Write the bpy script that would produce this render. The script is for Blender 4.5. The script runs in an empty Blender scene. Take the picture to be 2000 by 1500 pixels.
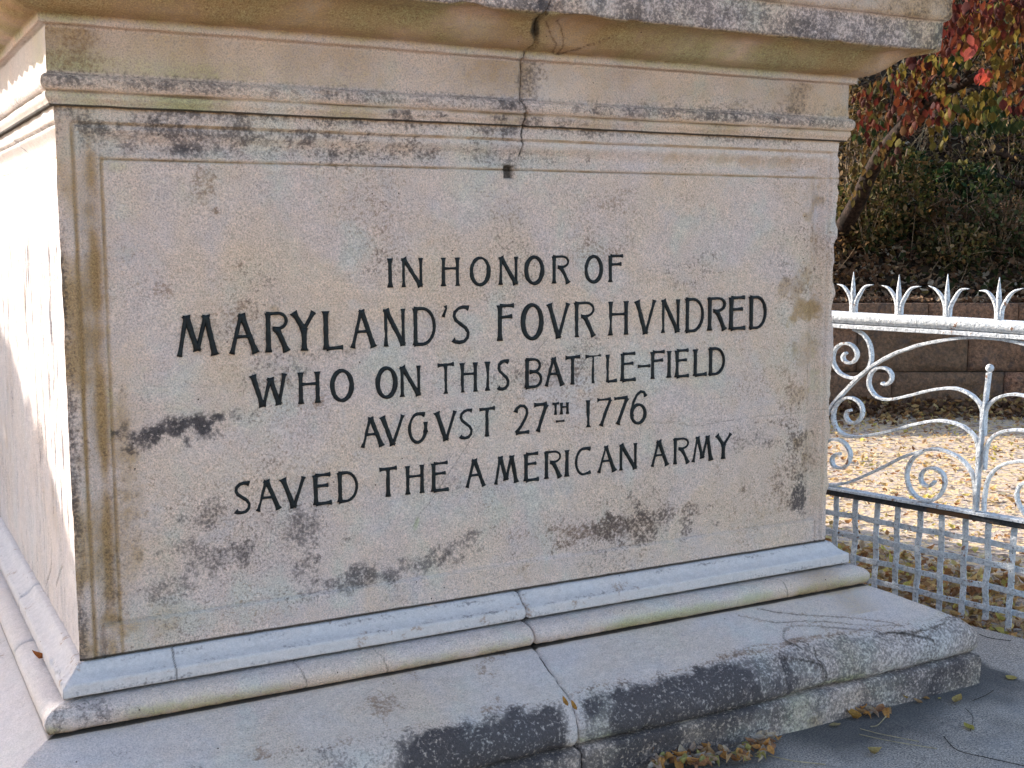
import bpy, bmesh, math, random
import numpy as np
from mathutils import Matrix, Vector
random.seed(7); RS = np.random.RandomState(11)
S = bpy.context.scene; COL = S.collection
# ---------------------------------------------------------------- camera, sky, sun, exposure
FPX, YAW, PITCH, ROLL = 2379.278, 0.50146, -0.1246, -0.00099
CAM = np.array([-0.43887, -2.93654, 1.45109])
def cam_rot():
    f = np.array([math.sin(YAW)*math.cos(PITCH), math.cos(YAW)*math.cos(PITCH), math.sin(PITCH)])
    r = np.array([math.cos(YAW), -math.sin(YAW), 0.0]); u = np.cross(r, f)
    c, s = math.cos(ROLL), math.sin(ROLL)
    return np.array([c*r+s*u, -s*r+c*u, f])
CR = cam_rot()
cd = bpy.data.cameras.new('camera'); co = bpy.data.objects.new('camera', cd); COL.objects.link(co)
cd.sensor_fit = 'HORIZONTAL'; cd.sensor_width = 36; cd.lens = FPX/2000*36
cd.clip_start = .05; cd.clip_end = 2000
co.matrix_world = Matrix(((CR[0][0], CR[1][0], -CR[2][0], CAM[0]), (CR[0][1], CR[1][1], -CR[2][1], CAM[1]),
                          (CR[0][2], CR[1][2], -CR[2][2], CAM[2]), (0, 0, 0, 1)))
S.camera = co
SUN_DIR = Vector((-0.46, 0.89, 0.41)).normalized()          # towards the sun: low, behind the monument and to its left
SUN_EL = math.asin(SUN_DIR.z); SUN_AZ = math.atan2(SUN_DIR.x, SUN_DIR.y)
W_ = bpy.data.worlds.new('World'); S.world = W_; W_.use_nodes = True
nt = W_.node_tree; bg = nt.nodes['Background']
sky = nt.nodes.new('ShaderNodeTexSky'); sky.sky_type = 'NISHITA'; sky.sun_disc = False
sky.sun_elevation = SUN_EL; sky.sun_rotation = SUN_AZ; sky.altitude = 30; sky.dust_density = 1.6; sky.air_density = 1.0; sky.ozone_density = 1.0
nt.links.new(sky.outputs[0], bg.inputs[0]); bg.inputs[1].default_value = 0.15
sl = bpy.data.lights.new('sun', 'SUN'); sl.energy = 3.7; sl.angle = math.radians(.5); sl.color = (1, .94, .85)
so = bpy.data.objects.new('sun', sl); COL.objects.link(so); so.rotation_euler = SUN_DIR.to_track_quat('Z', 'Y').to_euler()
so.location = (-4, 6, 8)
S.view_settings.view_transform = 'Standard'; S.view_settings.look = 'None'; S.view_settings.gamma = 1
S.view_settings.exposure = 1.78; S.view_settings.use_curve_mapping = False

# ---------------------------------------------------------------- helpers
B = 0.44                                   # height of the die's foot above the pavement
W, D, H = 2.36, 1.75, 1.295                # the die: width, depth, height
GL = -0.16                                 # gravel path level
def ray(u, v): return CR.T @ np.array([(u-1000)/FPX, -(v-750)/FPX, 1.0])
def onY(u, v, Y=0.0):
    d = ray(u, v); return CAM + d*(Y-CAM[1])/d[1]
def onZ(u, v, Z):
    d = ray(u, v); return CAM + d*(Z-CAM[2])/d[2]
FWD = np.array([math.sin(YAW), math.cos(YAW), 0]); RGT = np.array([math.cos(YAW), -math.sin(YAW), 0])
def rf(r, f, z): 
    q = CAM + RGT*r + FWD*f; return np.array([q[0], q[1], z])
def at_f(u, v, f):                         # point on the photo's ray at distance f ahead
    d = ray(u, v); return CAM + d*f/(d @ FWD)

def hsh(i, j, k, s):
    n = (i*374761393 + j*668265263 + k*2147483647 + s*1274126177) & 0xffffffff
    n = ((n ^ (n >> 13))*1274126177) & 0xffffffff
    n = ((n ^ (n >> 16))*2246822519) & 0xffffffff
    return ((n ^ (n >> 15)) & 0xffffff)/float(0xffffff)
def vn(P, sc, seed=0):
    P = np.asarray(P, float)*sc; I = np.floor(P).astype(np.int64); F = P-I; F = F*F*(3-2*F)
    r = 0
    for a in (0, 1):
        wa = F[:, 0] if a else 1-F[:, 0]
        for b in (0, 1):
            wb = F[:, 1] if b else 1-F[:, 1]
            for c in (0, 1):
                wc = F[:, 2] if c else 1-F[:, 2]
                r = r + wa*wb*wc*hsh(I[:, 0]+a, I[:, 1]+b, I[:, 2]+c, seed)
    return r
def fbm(P, sc, seed=0, o=4):
    r = 0; a = .5; t = 0
    for k in range(o): r = r + a*vn(P, sc*2**k, seed+k*17); t += a; a *= .55
    return r/t
def sstep(a, b, x): 
    t = np.clip((x-a)/(b-a), 0, 1); return t*t*(3-2*t)

def new_mesh(name, V, F, smooth=True, attrs=None):
    V = np.asarray(V, np.float32); me = bpy.data.meshes.new(name)
    if isinstance(F, np.ndarray):
        n = F.shape[1]; m = F.shape[0]
        me.vertices.add(len(V)); me.vertices.foreach_set('co', V.ravel())
        me.loops.add(n*m); me.loops.foreach_set('vertex_index', F.astype(np.int32).ravel())
        me.polygons.add(m); me.polygons.foreach_set('loop_start', np.arange(0, n*m, n, dtype=np.int32))
        me.polygons.foreach_set('loop_total', np.full(m, n, np.int32))
        me.update(calc_edges=True)
    else:
        me.from_pydata([tuple(map(float, v)) for v in V], [], [tuple(map(int, f)) for f in F]); me.update()
    if attrs:
        for k, a in attrs.items():
            at = me.color_attributes.new(k, 'FLOAT_COLOR', 'POINT')
            c = np.ones((len(V), 4), np.float32); c[:, :a.shape[1]] = a
            at.data.foreach_set('color', c.ravel())
    me.polygons.foreach_set('use_smooth', np.full(len(me.polygons), smooth))
    return me
def obj(name, me, mat=None, parent=None, loc=None, **props):
    o = bpy.data.objects.new(name, me); COL.objects.link(o)
    if mat and me and not len(me.materials): me.materials.append(mat)
    if parent: o.parent = parent
    if loc is not None: o.location = loc
    for k, v in props.items(): o[k] = v
    return o
def thing(name, label, category, loc=(0, 0, 0), group=None):
    o = bpy.data.objects.new(name, None); COL.objects.link(o); o.location = loc; o.empty_display_size = .1
    o['label'] = label; o['category'] = category
    if group: o['group'] = group
    return o

# ---------------------------------------------------------------- materials
def nodes(m): return m.node_tree.nodes, m.node_tree.links
class NT:
    def __init__(s, name):
        s.m = bpy.data.materials.new(name); s.m.use_nodes = True
        s.n, s.l = nodes(s.m); s.b = s.n['Principled BSDF']
    def node(s, t, **k):
        x = s.n.new(t)
        for a, v in k.items(): setattr(x, a, v)
        return x
    def put(s, sock, v):
        if hasattr(v, 'is_linked') or isinstance(v, bpy.types.NodeSocket): s.l.new(v, sock)
        else: sock.default_value = v
    def math(s, op, a, b=0.0, c=None, clamp=False):
        x = s.node('ShaderNodeMath', operation=op); x.use_clamp = clamp
        s.put(x.inputs[0], a); s.put(x.inputs[1], b)
        if c is not None: s.put(x.inputs[2], c)
        return x.outputs[0]
    def mix(s, f, a, b, mode='MIX'):
        x = s.node('ShaderNodeMix', data_type='RGBA', blend_type=mode)
        s.put(x.inputs[0], f)
        for i, v in ((6, a), (7, b)):
            if isinstance(v, tuple): x.inputs[i].default_value = (*v, 1) if len(v) == 3 else v
            else: s.l.new(v, x.inputs[i])
        return x.outputs[2]
    def noise(s, sc, det=4, rough=.6, vec=None, dist=0.0):
        x = s.node('ShaderNodeTexNoise'); x.inputs['Scale'].default_value = sc; x.inputs['Detail'].default_value = det
        x.inputs['Roughness'].default_value = rough; x.inputs['Distortion'].default_value = dist
        s.l.new(vec or s.geo(), x.inputs['Vector']); return x.outputs[0]
    def geo(s):
        if not hasattr(s, '_g'): s._g = s.node('ShaderNodeTexCoord').outputs['Object']
        return s._g
    def ramp(s, f, lo, hi):
        x = s.node('ShaderNodeMapRange', interpolation_type='SMOOTHSTEP'); s.put(x.inputs[0], f)
        x.inputs[1].default_value = lo; x.inputs[2].default_value = hi; return x.outputs[0]
    def attr(s, name):
        x = s.node('ShaderNodeAttribute', attribute_name=name); return x
    def sep(s, v):
        x = s.node('ShaderNodeSeparateColor'); s.l.new(v, x.inputs[0]); return x.outputs
    def bump(s, h, dist, strength=1.0, prev=None):
        x = s.node('ShaderNodeBump'); x.inputs['Distance'].default_value = dist; x.inputs['Strength'].default_value = strength
        s.l.new(h, x.inputs['Height'])
        if prev: s.l.new(prev, x.inputs['Normal'])
        return x.outputs[0]

def stone_material():
    t = NT('weathered_marble')
    a = t.sep(t.attr('sa').outputs['Color']); b = t.sep(t.attr('sb').outputs['Color'])
    fine = t.noise(250, 3, .75); mid = t.noise(48, 4, .7); big = t.noise(3.1, 5, .6); big2 = t.noise(7.3, 4, .6, dist=.6)
    col = t.mix(t.ramp(big, .35, .66), (.65, .495, .435), (.70, .51, .395))
    col = t.mix(t.math('MULTIPLY', t.ramp(big2, .5, .72), .45), col, (.50, .435, .435))
    hue = t.noise(5.2, 4, .6, dist=.4); hue2 = t.noise(2.1, 3, .6, dist=.8)
    col = t.mix(t.math('MULTIPLY', t.ramp(hue, .48, .68), .40), col, (.54, .55, .45))
    col = t.mix(t.math('MULTIPLY', t.ramp(hue2, .48, .66), .5), col, (.70, .48, .32))
    # bleached, clean marble
    col = t.mix(b[0], col, (.515, .455, .435))
    mixn = t.math('ADD', t.math('MULTIPLY', fine, .6), t.math('MULTIPLY', mid, .4))
    def layer(col, mask, c, k, gain=1.0, tex=None, lo=.55, hi=.9):
        f = t.math('MULTIPLY_ADD', t.math('SUBTRACT', tex or mid, .5), k, t.math('MULTIPLY', mask, gain))
        f = t.math('MULTIPLY', t.ramp(f, .10, .95), t.ramp(mask, 0.0, .12))
        f = t.math('MULTIPLY', f, t.math('MULTIPLY_ADD', t.math('POWER', mask, 2.0), hi-lo, lo))
        return t.mix(f, col, c)
    col = layer(col, a[0], (.37, .215, .08), 1.5, 1.1, mixn, .75, .92)          # ochre iron staining
    col = layer(col, a[1], (.40, .40, .21), 1.6, .9, mixn, .6, .7)           # green algae, verdigris, and the painted glow around the letters
    spk = t.noise(120, 2, .6)
    spk = t.math('ADD', t.math('MULTIPLY', spk, .62), t.math('MULTIPLY', mid, .38))
    col = layer(col, b[1], (.24, .13, .07), 3.6, .85, spk, .6, .8)        # rusty brown specks
    col = layer(col, a[2], (.050, .040, .042), 3.6, .98, spk, .50, .95)  # black crust
    col = layer(col, b[2], (.03, .022, .016), .3, 1.2, None, .7, 1.0)          # cracks, joints, veins and dark lines in grooves and under mouldings
    # grain
    g = t.math('MULTIPLY_ADD', t.math('MULTIPLY', t.math('SUBTRACT', fine, .5), t.math('SUBTRACT', 1.0, t.math('MULTIPLY', b[0], .72))), 2.1, 1.0)
    g = t.math('MULTIPLY', g, t.math('MULTIPLY_ADD', t.math('SUBTRACT', mid, .5), .5, 1.0))
    gc = t.node('ShaderNodeCombineColor'); [t.l.new(g, gc.inputs[i]) for i in range(3)]
    col = t.mix(1.0, col, gc.outputs[0], 'MULTIPLY')
    # pin-prick pits
    vo = t.node('ShaderNodeTexVoronoi'); vo.inputs['Scale'].default_value = 26; t.l.new(t.geo(), vo.inputs['Vector'])
    pit = t.math('LESS_THAN', vo.outputs['Distance'], .055)
    rare = t.math('GREATER_THAN', t.sep(vo.outputs['Color'])[0], .80)
    col = t.mix(t.math('MULTIPLY', pit, rare), col, (.07, .04, .03))
    t.l.new(col, t.b.inputs['Base Color']); t.b.inputs['Roughness'].default_value = .82
    t.b.inputs['Specular IOR Level'].default_value = .25
    rough_amt = t.math('SUBTRACT', 1.0, t.math('MULTIPLY', b[0], .8))
    hgt = t.math('MULTIPLY', t.math('ADD', t.math('MULTIPLY', fine, .6), mid), rough_amt)
    t.l.new(t.bump(hgt, .010, 1.0), t.b.inputs['Normal'])
    return t.m
M_STONE = stone_material()

def simple(name, c, rough=.7, metal=0.0, nsc=60, var=.3, bumpd=.002, c2=None, spec=.4, sc2=9):
    t = NT(name); n = t.noise(nsc, 4, .7); n2 = t.noise(sc2, 4, .6)
    col = t.mix(t.ramp(n, .35, .65), tuple(x*(1-var) for x in c), tuple(min(1, x*(1+var)) for x in c))
    if c2: col = t.mix(t.ramp(n2, .5, .62), col, c2)
    t.l.new(col, t.b.inputs['Base Color']); t.b.inputs['Roughness'].default_value = rough
    t.b.inputs['Metallic'].default_value = metal; t.b.inputs['Specular IOR Level'].default_value = spec
    t.l.new(t.bump(n, bumpd, .8), t.b.inputs['Normal']); return t.m
M_LETTER = simple('blackened_lead', (.005, .006, .0065), .5, .0, 240, .5, .0016, (.010, .014, .014), .22, 60)
def paint_material():
    t = NT('old_white_paint'); n = t.noise(75, 4, .7); n2 = t.noise(22, 5, .65); n3 = t.noise(140, 3, .6)
    col = t.mix(t.ramp(n, .42, .7), (.70, .71, .73), (.38, .40, .43))
    col = t.mix(t.ramp(n2, .62, .67), col, (.26, .12, .06))
    col = t.mix(t.ramp(n3, .62, .67), col, (.08, .07, .06))
    t.l.new(col, t.b.inputs['Base Color']); t.b.inputs['Roughness'].default_value = .5
    t.l.new(t.bump(t.math('ADD', n2, n), .010, .9), t.b.inputs['Normal']); return t.m
M_PAINT = paint_material()
M_DARKBAR = simple('dark_bar', (.03, .03, .032), .6, 0, 80, .5, .002, (.12, .06, .03))

def leaf_material():
    t = NT('leaf'); a = t.attr('col').outputs['Color']; n = t.noise(160, 3, .6)
    col = t.mix(t.ramp(n, .3, .7), t.mix(.35, a, (0, 0, 0)), a)
    t.l.new(col, t.b.inputs['Base Color']); t.b.inputs['Roughness'].default_value = .8; t.b.inputs['Specular IOR Level'].default_value = .2
    tr = t.node('ShaderNodeBsdfTranslucent'); t.l.new(col, tr.inputs[0])
    mx = t.node('ShaderNodeMixShader'); mx.inputs[0].default_value = .38
    t.l.new(t.b.outputs[0], mx.inputs[1]); t.l.new(tr.outputs[0], mx.inputs[2])
    out = [x for x in t.n if x.type == 'OUTPUT_MATERIAL'][0]; t.l.new(mx.outputs[0], out.inputs[0]); return t.m
M_LEAF = leaf_material()
M_BARK = simple('bark', (.032, .020, .015), .9, 0, 30, .6, .012, (.016, .011, .008), .1)
M_TWIG = simple('dry_twig', (.22, .15, .09), .8, 0, 40, .4, .001, (.10, .05, .03), .2, 4)

def pavement_material():
    t = NT('granite_pavement'); f = t.noise(190, 3, .8); m = t.noise(30, 5, .7); g = t.noise(4, 5, .6)
    col = t.mix(t.ramp(f, .32, .68), (.07, .056, .048), (.66, .53, .43))
    col = t.mix(t.math('MULTIPLY', t.ramp(m, .5, .7), .5), col, (.13, .12, .115))
    col = t.mix(t.math('MULTIPLY', t.ramp(g, .45, .7), .4), col, (.30, .275, .265))
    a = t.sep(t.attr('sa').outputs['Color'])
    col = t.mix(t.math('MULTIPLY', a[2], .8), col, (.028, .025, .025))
    t.l.new(col, t.b.inputs['Base Color']); t.b.inputs['Roughness'].default_value = .85
    t.l.new(t.bump(t.math('ADD', f, m), .006, .8), t.b.inputs['Normal']); return t.m
M_PAVE = pavement_material()
def gravel_material():
    t = NT('gravel_path'); f = t.noise(110, 3, .8); m = t.noise(14, 5, .7)
    col = t.mix(t.ramp(f, .3, .7), (.26, .19, .15), (.62, .50, .40))
    vo = t.node('ShaderNodeTexVoronoi'); vo.inputs['Scale'].default_value = 34; t.l.new(t.geo(), vo.inputs['Vector'])
    c = t.sep(vo.outputs['Color'])[0]
    col = t.mix(t.math('MULTIPLY', t.math('GREATER_THAN', c, .62), .7), col, (.60, .42, .20))
    col = t.mix(t.math('MULTIPLY', t.math('LESS_THAN', c, .16), .7), col, (.10, .055, .035))
    t.l.new(col, t.b.inputs['Base Color']); t.b.inputs['Roughness'].default_value = .95
    t.l.new(t.bump(t.math('ADD', f, vo.outputs['Distance']), .012, .8), t.b.inputs['Normal']); return t.m
M_GRAVEL = gravel_material()
M_SOIL = simple('hill_soil', (.030, .020, .013), .95, 0, 35, .6, .03, (.055, .034, .02), .1, 6)
def wallstone_material():
    t = NT('brown_wall_stone'); f = t.noise(32, 5, .8); m = t.noise(9, 5, .65); info = t.node('ShaderNodeObjectInfo').outputs['Random']
    col = t.mix(t.ramp(f, .3, .7), (.10, .042, .026), (.66, .32, .18))
    col = t.mix(t.math('MULTIPLY', info, .6), col, (.135, .10, .055))
    col = t.mix(t.math('MULTIPLY', t.ramp(m, .5, .68), .7), col, (.11, .08, .07))
    t.l.new(col, t.b.inputs['Base Color']); t.b.inputs['Roughness'].default_value = .9
    t.l.new(t.bump(t.math('ADD', f, t.noise(14, 4, .7)), .06, 1.0), t.b.inputs['Normal']); return t.m
M_WALL = wallstone_material()
M_MORTAR = simple('wall_mortar', (.07, .058, .048), .95, 0, 80, .4, .004)

# ---------------------------------------------------------------- ground
def grid_sheet(name, x0, x1, y0, y1, z, n, mat, zfun=None, **props):
    xs = np.linspace(x0, x1, n); ys = np.linspace(y0, y1, n); X, Y = np.meshgrid(xs, ys, indexing='ij')
    V = np.stack([X.ravel(), Y.ravel(), np.full(n*n, z)], 1)
    if zfun is not None: V[:, 2] = zfun(V)
    i = np.arange(n-1)[:, None]*n+np.arange(n-1)[None, :]
    F = np.stack([i, i+n, i+n+1, i+1], -1).reshape(-1, 4)
    return obj(name, new_mesh(name, V, F), mat, **props)
grid_sheet('ground', -400, 400, -400, 400, GL-.02, 3, M_SOIL, kind='structure')
grid_sheet('gravel_path', -30, 30, -30, 30, GL, 3, M_GRAVEL, kind='structure')

FP0 = onZ(1925, 1232, GL); FD = np.array([-.254, .967, 0]); FD /= np.linalg.norm(FD); FN = np.array([-FD[1], FD[0], 0])
E0 = onZ(1925, 1229, 0.0)
# pavement: polygon slab with its right edge parallel to the fence
def edge_pt(t): return E0 + FD*t
def pavement():
    n = 90; P0 = edge_pt(-1.15); P1 = edge_pt(3.9)
    rows = []
    ts = np.linspace(0, 1, n)
    for a in ts:
        R = P0*(1-a)+P1*a; L = np.array([-1.6, R[1], 0])
        rows.append([L*(1-b)+R*b for b in np.linspace(0, 1, n)**.6])
    V = np.array(rows).reshape(-1, 3); V[:, 2] = (fbm(V, 5, 3)-.5)*.006
    i = np.arange(n-1)[:, None]*n+np.arange(n-1)[None, :]; F = np.stack([i, i+1, i+n+1, i+n], -1).reshape(-1, 4)
    # side skirt
    nb = len(V); ring = [k for k in range(n)]+[k*n+n-1 for k in range(1, n)]+[(n-1)*n+k for k in range(n-2, -1, -1)]+[k*n for k in range(n-2, 0, -1)]
    low = V[ring].copy(); low[:, 2] = GL-.03; V = np.vstack([V, low]); m = len(ring)
    SF = np.array([[ring[k], nb+k, nb+(k+1) % m, ring[(k+1) % m]] for k in range(m)]); F = np.vstack([F, SF])
    sa = np.zeros((len(V), 3))
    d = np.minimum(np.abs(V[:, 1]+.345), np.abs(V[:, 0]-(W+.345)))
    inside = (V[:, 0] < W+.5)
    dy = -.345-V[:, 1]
    sa[:, 2] = np.where(inside & (dy > -.2), np.clip(1.25-np.clip(dy, 0, 9)/.24+(fbm(V, 6, 5)-.5)*1.6, 0, 1), 0)  # darker, mottled paving towards the plinth foot
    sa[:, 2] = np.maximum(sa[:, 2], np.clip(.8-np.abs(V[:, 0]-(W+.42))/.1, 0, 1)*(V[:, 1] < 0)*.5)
    o = obj('pavement', new_mesh('pavement', V, F, True, {'sa': sa}), M_PAVE, kind='structure')
    o.data.polygons.foreach_set('use_smooth', [True]*((n-1)**2)+[False]*m)
pavement()

# ---------------------------------------------------------------- the monument
MON = thing('stone_monument', 'large weathered pale marble monument pedestal with dark raised inscription', 'monument')
def mapx(u, v, Y=0): return onY(u, v, Y)
# stains and a painted letter glow on the die's face, given at photo pixels and carried to the face plane
STAINS_AND_GLOW = [  # channel, u, v, ru, rv, angle deg, strength, noise
 ('dark', 350, 836, 78, 22, 3, 1.0, .9), ('dark', 300, 852, 55, 20, 0, .9, .9), ('dark', 615, 1068, 45, 55, 0, .62, 1), ('dark', 410, 1085, 80, 38, -5, .55, 1),
 ('dark', 412, 1015, 26, 40, 0, .55, 1), ('dark', 480, 1078, 26, 24, 0, .6, 1), ('dark', 320, 1150, 60, 24, 0, .4, 1), ('dark', 800, 1112, 120, 24, -12, .68, 1), ('dark', 905, 1062, 46, 22, -20, .62, 1), ('dark', 690,1140,90,22,-10,.5,1),
 ('rust', 1180, 1035, 95, 22, -12, .8, 1), ('dark', 1290, 1015, 110, 34, -12, .58, 1), ('dark', 1250, 985, 30, 26, 0, .5, 1), ('rust', 1330, 1000, 90, 30, -10, .55, 1), ('dark', 1566, 968, 12, 34, 0, .85, .8), ('dark',1490,860,80,20,-4,.42,1),('dark',1560,890,30,90,0,.32,1),
 ('dark', 890, 945, 85, 28, -8, .34, 1), ('dark', 640, 690, 70, 22, -5, .38, 1), ('dark', 540, 735, 60, 18, -5, .3, 1), ('dark', 1080, 735, 130, 30, -6, .34, 1), ('dark', 1160, 690, 60, 22, 0, .3, 1), ('dark', 760, 520, 40, 36, 0, .22, 1), ('dark', 1330, 530, 60, 40, 0, .25, 1),
 ('dark', 1000, 330, 12, 10, 0, .6, .5),
 ('dark', 520, 262, 300, 16, 2.5, .72, .8), ('dark', 690, 240, 260, 9, 2.6, .5, 1), ('dark', 860, 290, 200, 14, 2.6, .34, 1), ('dark', 200, 250, 70, 20, 0, .35, 1), ('dark', 1200, 262, 160, 9, 3, .36, 1), ('dark', 500, 205, 300, 8, 3, .4, 1),
 ('rust', 395, 350, 26, 32, 0, .62, 1), ('rust', 470, 517, 15, 9, 0, .7, .7), ('rust', 318, 562, 26, 16, 0, .55, 1), ('rust', 425, 412, 6, 7, 0, .9, .3), ('rust', 1200, 385, 30, 32, 0, .42, 1), ('rust', 1190, 490, 50, 24, 0, .35, 1), ('rust', 985, 410, 40, 25, 0, .3, 1), ('rust', 765, 625, 30, 18, 0, .3, 1), ('rust', 627, 788, 12, 12, 0, .7, .5), ('rust', 480, 612, 30, 16, 0, .55, 1), ('rust', 1540, 905, 40, 80, 10, .35, 1), ('rust', 660, 640, 50, 24, 0, .25, 1),
 ('ochre', 1572, 560, 40, 70, 0, .52, 1), ('ochre', 1578, 690, 26, 110, 0, .42, 1), ('ochre', 1600, 480, 18, 120, 0, .35, .8), ('ochre', 1590, 380, 22, 50, 0, .32, .8), ('ochre', 1580, 880, 22, 60, 0, .35, .8), ('ochre', 1500, 905, 60, 40, 0, .22, 1), ('ochre', 1490, 1000, 60, 30, 0, .3, 1), ('ochre', 540, 612, 20, 24, 0, .42, 1), ('ochre', 870, 880, 160, 60, 0, .12, 1), ('ochre', 250, 1130, 40, 100, 0, .32, 1), ('ochre', 265, 1000, 26, 90, 0, .3, .8), ('ochre', 240, 860, 16, 120, 0, .3, .8), ('ochre', 300, 1215, 110, 22, -8, .26, 1), ('ochre', 760, 1170, 300, 16, -9, .2, 1), ('ochre', 1300, 1080, 260, 16, -9, .18, 1), ('ochre', 1450, 312, 160, 14, 2, .38, 1), ('ochre', 740, 830, 60, 22, 0, .2, 1),
 ('green', 235, 325, 30, 18, 0, .5, .5), ('green', 470, 350, 190, 36, 0, .16, 1), ('green', 520, 735, 180, 30, -6, .3, 1), ('green', 380, 800, 120, 20, -3, .3, 1), ('green', 985, 400, 70, 60, 40, .26, 1), ('green', 700, 640, 320, 46, -3, .22, 1), ('green', 1250, 650, 260, 40, -3, .2, 1), ('green', 1390, 740, 160, 60, -10, .2, 1), ('green', 1595, 745, 14, 50, 0, .5, .6), ('green', 816, 1022, 7, 22, 15, .8, .4), ('green', 700, 900, 240, 40, -6, .2, 1), ('green', 1180, 900, 260, 36, -6, .16, 1), ('green', 960, 540, 220, 30, -1, .17, 1), ('green', 214, 760, 12, 90, 0, .4, .8), ('green', 330, 420, 70, 60, 0, .14, 1),  # bands along the text lines imitate a glow around the letters
 ('white', 720, 595, 40, 14, 0, .35, 1), ('white', 1090, 770, 60, 30, 0, .3, 1), ('white', 1150, 745, 30, 14, 0, .4, 1), ('white', 1360, 640, 90, 50, 0, .2, 1), ('white', 1000, 870, 70, 40, 0, .2, 1), ('white', 820, 480, 70, 40, 0, .15, 1), ('white', 560, 880, 160, 60, 0, .2, 1), ('white', 1400,1060,200,30,-9,.18,1), ('white', 640,1150,200,40,-9,.12,1),
]
CH = {'ochre': ('a', 0), 'green': ('a', 1), 'dark': ('a', 2), 'white': ('b', 0), 'rust': ('b', 1), 'crack': ('b', 2)}
def stain_glow_masks(X, Z, extra=()):
    P = np.stack([X, np.zeros_like(X), Z], 1); n1 = fbm(P, 14, 31)-.5; n2 = fbm(P, 40, 77)-.5
    w1 = (fbm(P, 6, 5)-.5); w2 = (fbm(P, 6, 55)-.5)
    sa = np.zeros((len(X), 3)); sb = np.zeros((len(X), 3))
    for ch, u, v, ru, rv, ang, st, nz in STAINS_AND_GLOW:
        c = mapx(u, v); k_ = 1.25 if ch in ('dark', 'rust') else 1.1; rx = k_*abs(mapx(u+ru, v)[0]-c[0]); rz = k_*abs(mapx(u, v-rv)[2]-c[2])
        # the photo's tilt of horizontal lines at this place
        dx = X-c[0]+w1*rx*.5; dz = Z-c[2]+w2*rz*.6
        slope = (c[2]-B-.56)*0; a = math.radians(0 if abs(ang) < 15 else -ang)
        ex = dx*math.cos(a)+dz*math.sin(a); ez = -dx*math.sin(a)+dz*math.cos(a)
        r = np.sqrt((ex/rx)**2+(ez/rz)**2)
        m = np.clip(1.2-r+nz*(n1*2.2+n2*1.6), 0, 1); m = m*m*(3-2*m)*st
        k, i = CH[ch]; A = sa if k == 'a' else sb
        A[:, i] = 1-(1-A[:, i])*(1-m)
    return sa, sb
def seg_dist(X, Z, pts):
    d = np.full(len(X), 9.)
    for (x0, z0), (x1, z1) in zip(pts[:-1], pts[1:]):
        L2 = (x1-x0)**2+(z1-z0)**2+1e-12; t = np.clip(((X-x0)*(x1-x0)+(Z-z0)*(z1-z0))/L2, 0, 1)
        d = np.minimum(d, np.hypot(X-x0-t*(x1-x0), Z-z0-t*(z1-z0)))
    return d
def pxpath(pts): return [(mapx(u, v)[0], mapx(u, v)[2]) for u, v in pts]
DIE_CRACKS = [  # path, width, strength
 ([(1021, 245), (1019, 262), (1025, 278), (1020, 305)], .0026, 1.0),
 ([(1075, 660), (1050, 690), (1030, 712), (1012, 740), (975, 768), (948, 820), (930, 850), (880, 925), (842, 985)], .0016, .55),
 ([(842, 985), (826, 1000), (818, 1015), (808, 1034)], .002, .5),
 ([(1275, 826), (1320, 827), (1370, 832), (1420, 824), (1480, 816), (1555, 808), (1618, 800)], .0022, .5),
 ([(1370, 836), (1440, 836), (1520, 826), (1618, 818)], .0014, .35),
 ([(1050, 850), (1120, 836), (1200, 832), (1275, 830)], .0014, .3),
 ([(400, 752), (450, 762), (492, 766)], .0014, .4), ([(170, 608), (230, 612)], .0014, .25),
]
def top_margin(t): return np.where(t < .04, t*.925, .037+(t-.04)*.808)
def die_front_depth(x, z):
    """inward depth (metres) of the die's face; z above the die's foot"""
    dl = np.minimum(x, W-x); dt = top_margin(H-z); d = np.minimum(dl, dt)
    y = np.zeros_like(x)
    wear = .55+.45*np.clip((x)/1.8, 0, 1)
    def V(c, w, dep): return dep*np.clip(1-np.abs(d-c)/w, 0, 1)
    y += V(.037, .0045, .008) + .0045*sstep(.036, .040, d)
    bowl = np.clip((d-.046)/.050, 0, 1); y += .013*np.sin(bowl*math.pi)**1.3 * (d < .1) + .006*sstep(.046, .098, d)
    y += V(.1, .0035, .007)
    m = sstep(.075, .085, z) + (1-sstep(.075, .085, z))*0
    y = y*np.where(dl <= dt, sstep(.0, .012, z-.0), m)*1.0
    flatb = (z < .076) & (dl > .06); y = np.where(flatb, .002, y)
    y += .0022*np.clip(1-np.abs(z-.078)/.003, 0, 1)*(dl > .09)*(z < .09)
    return y
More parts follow.
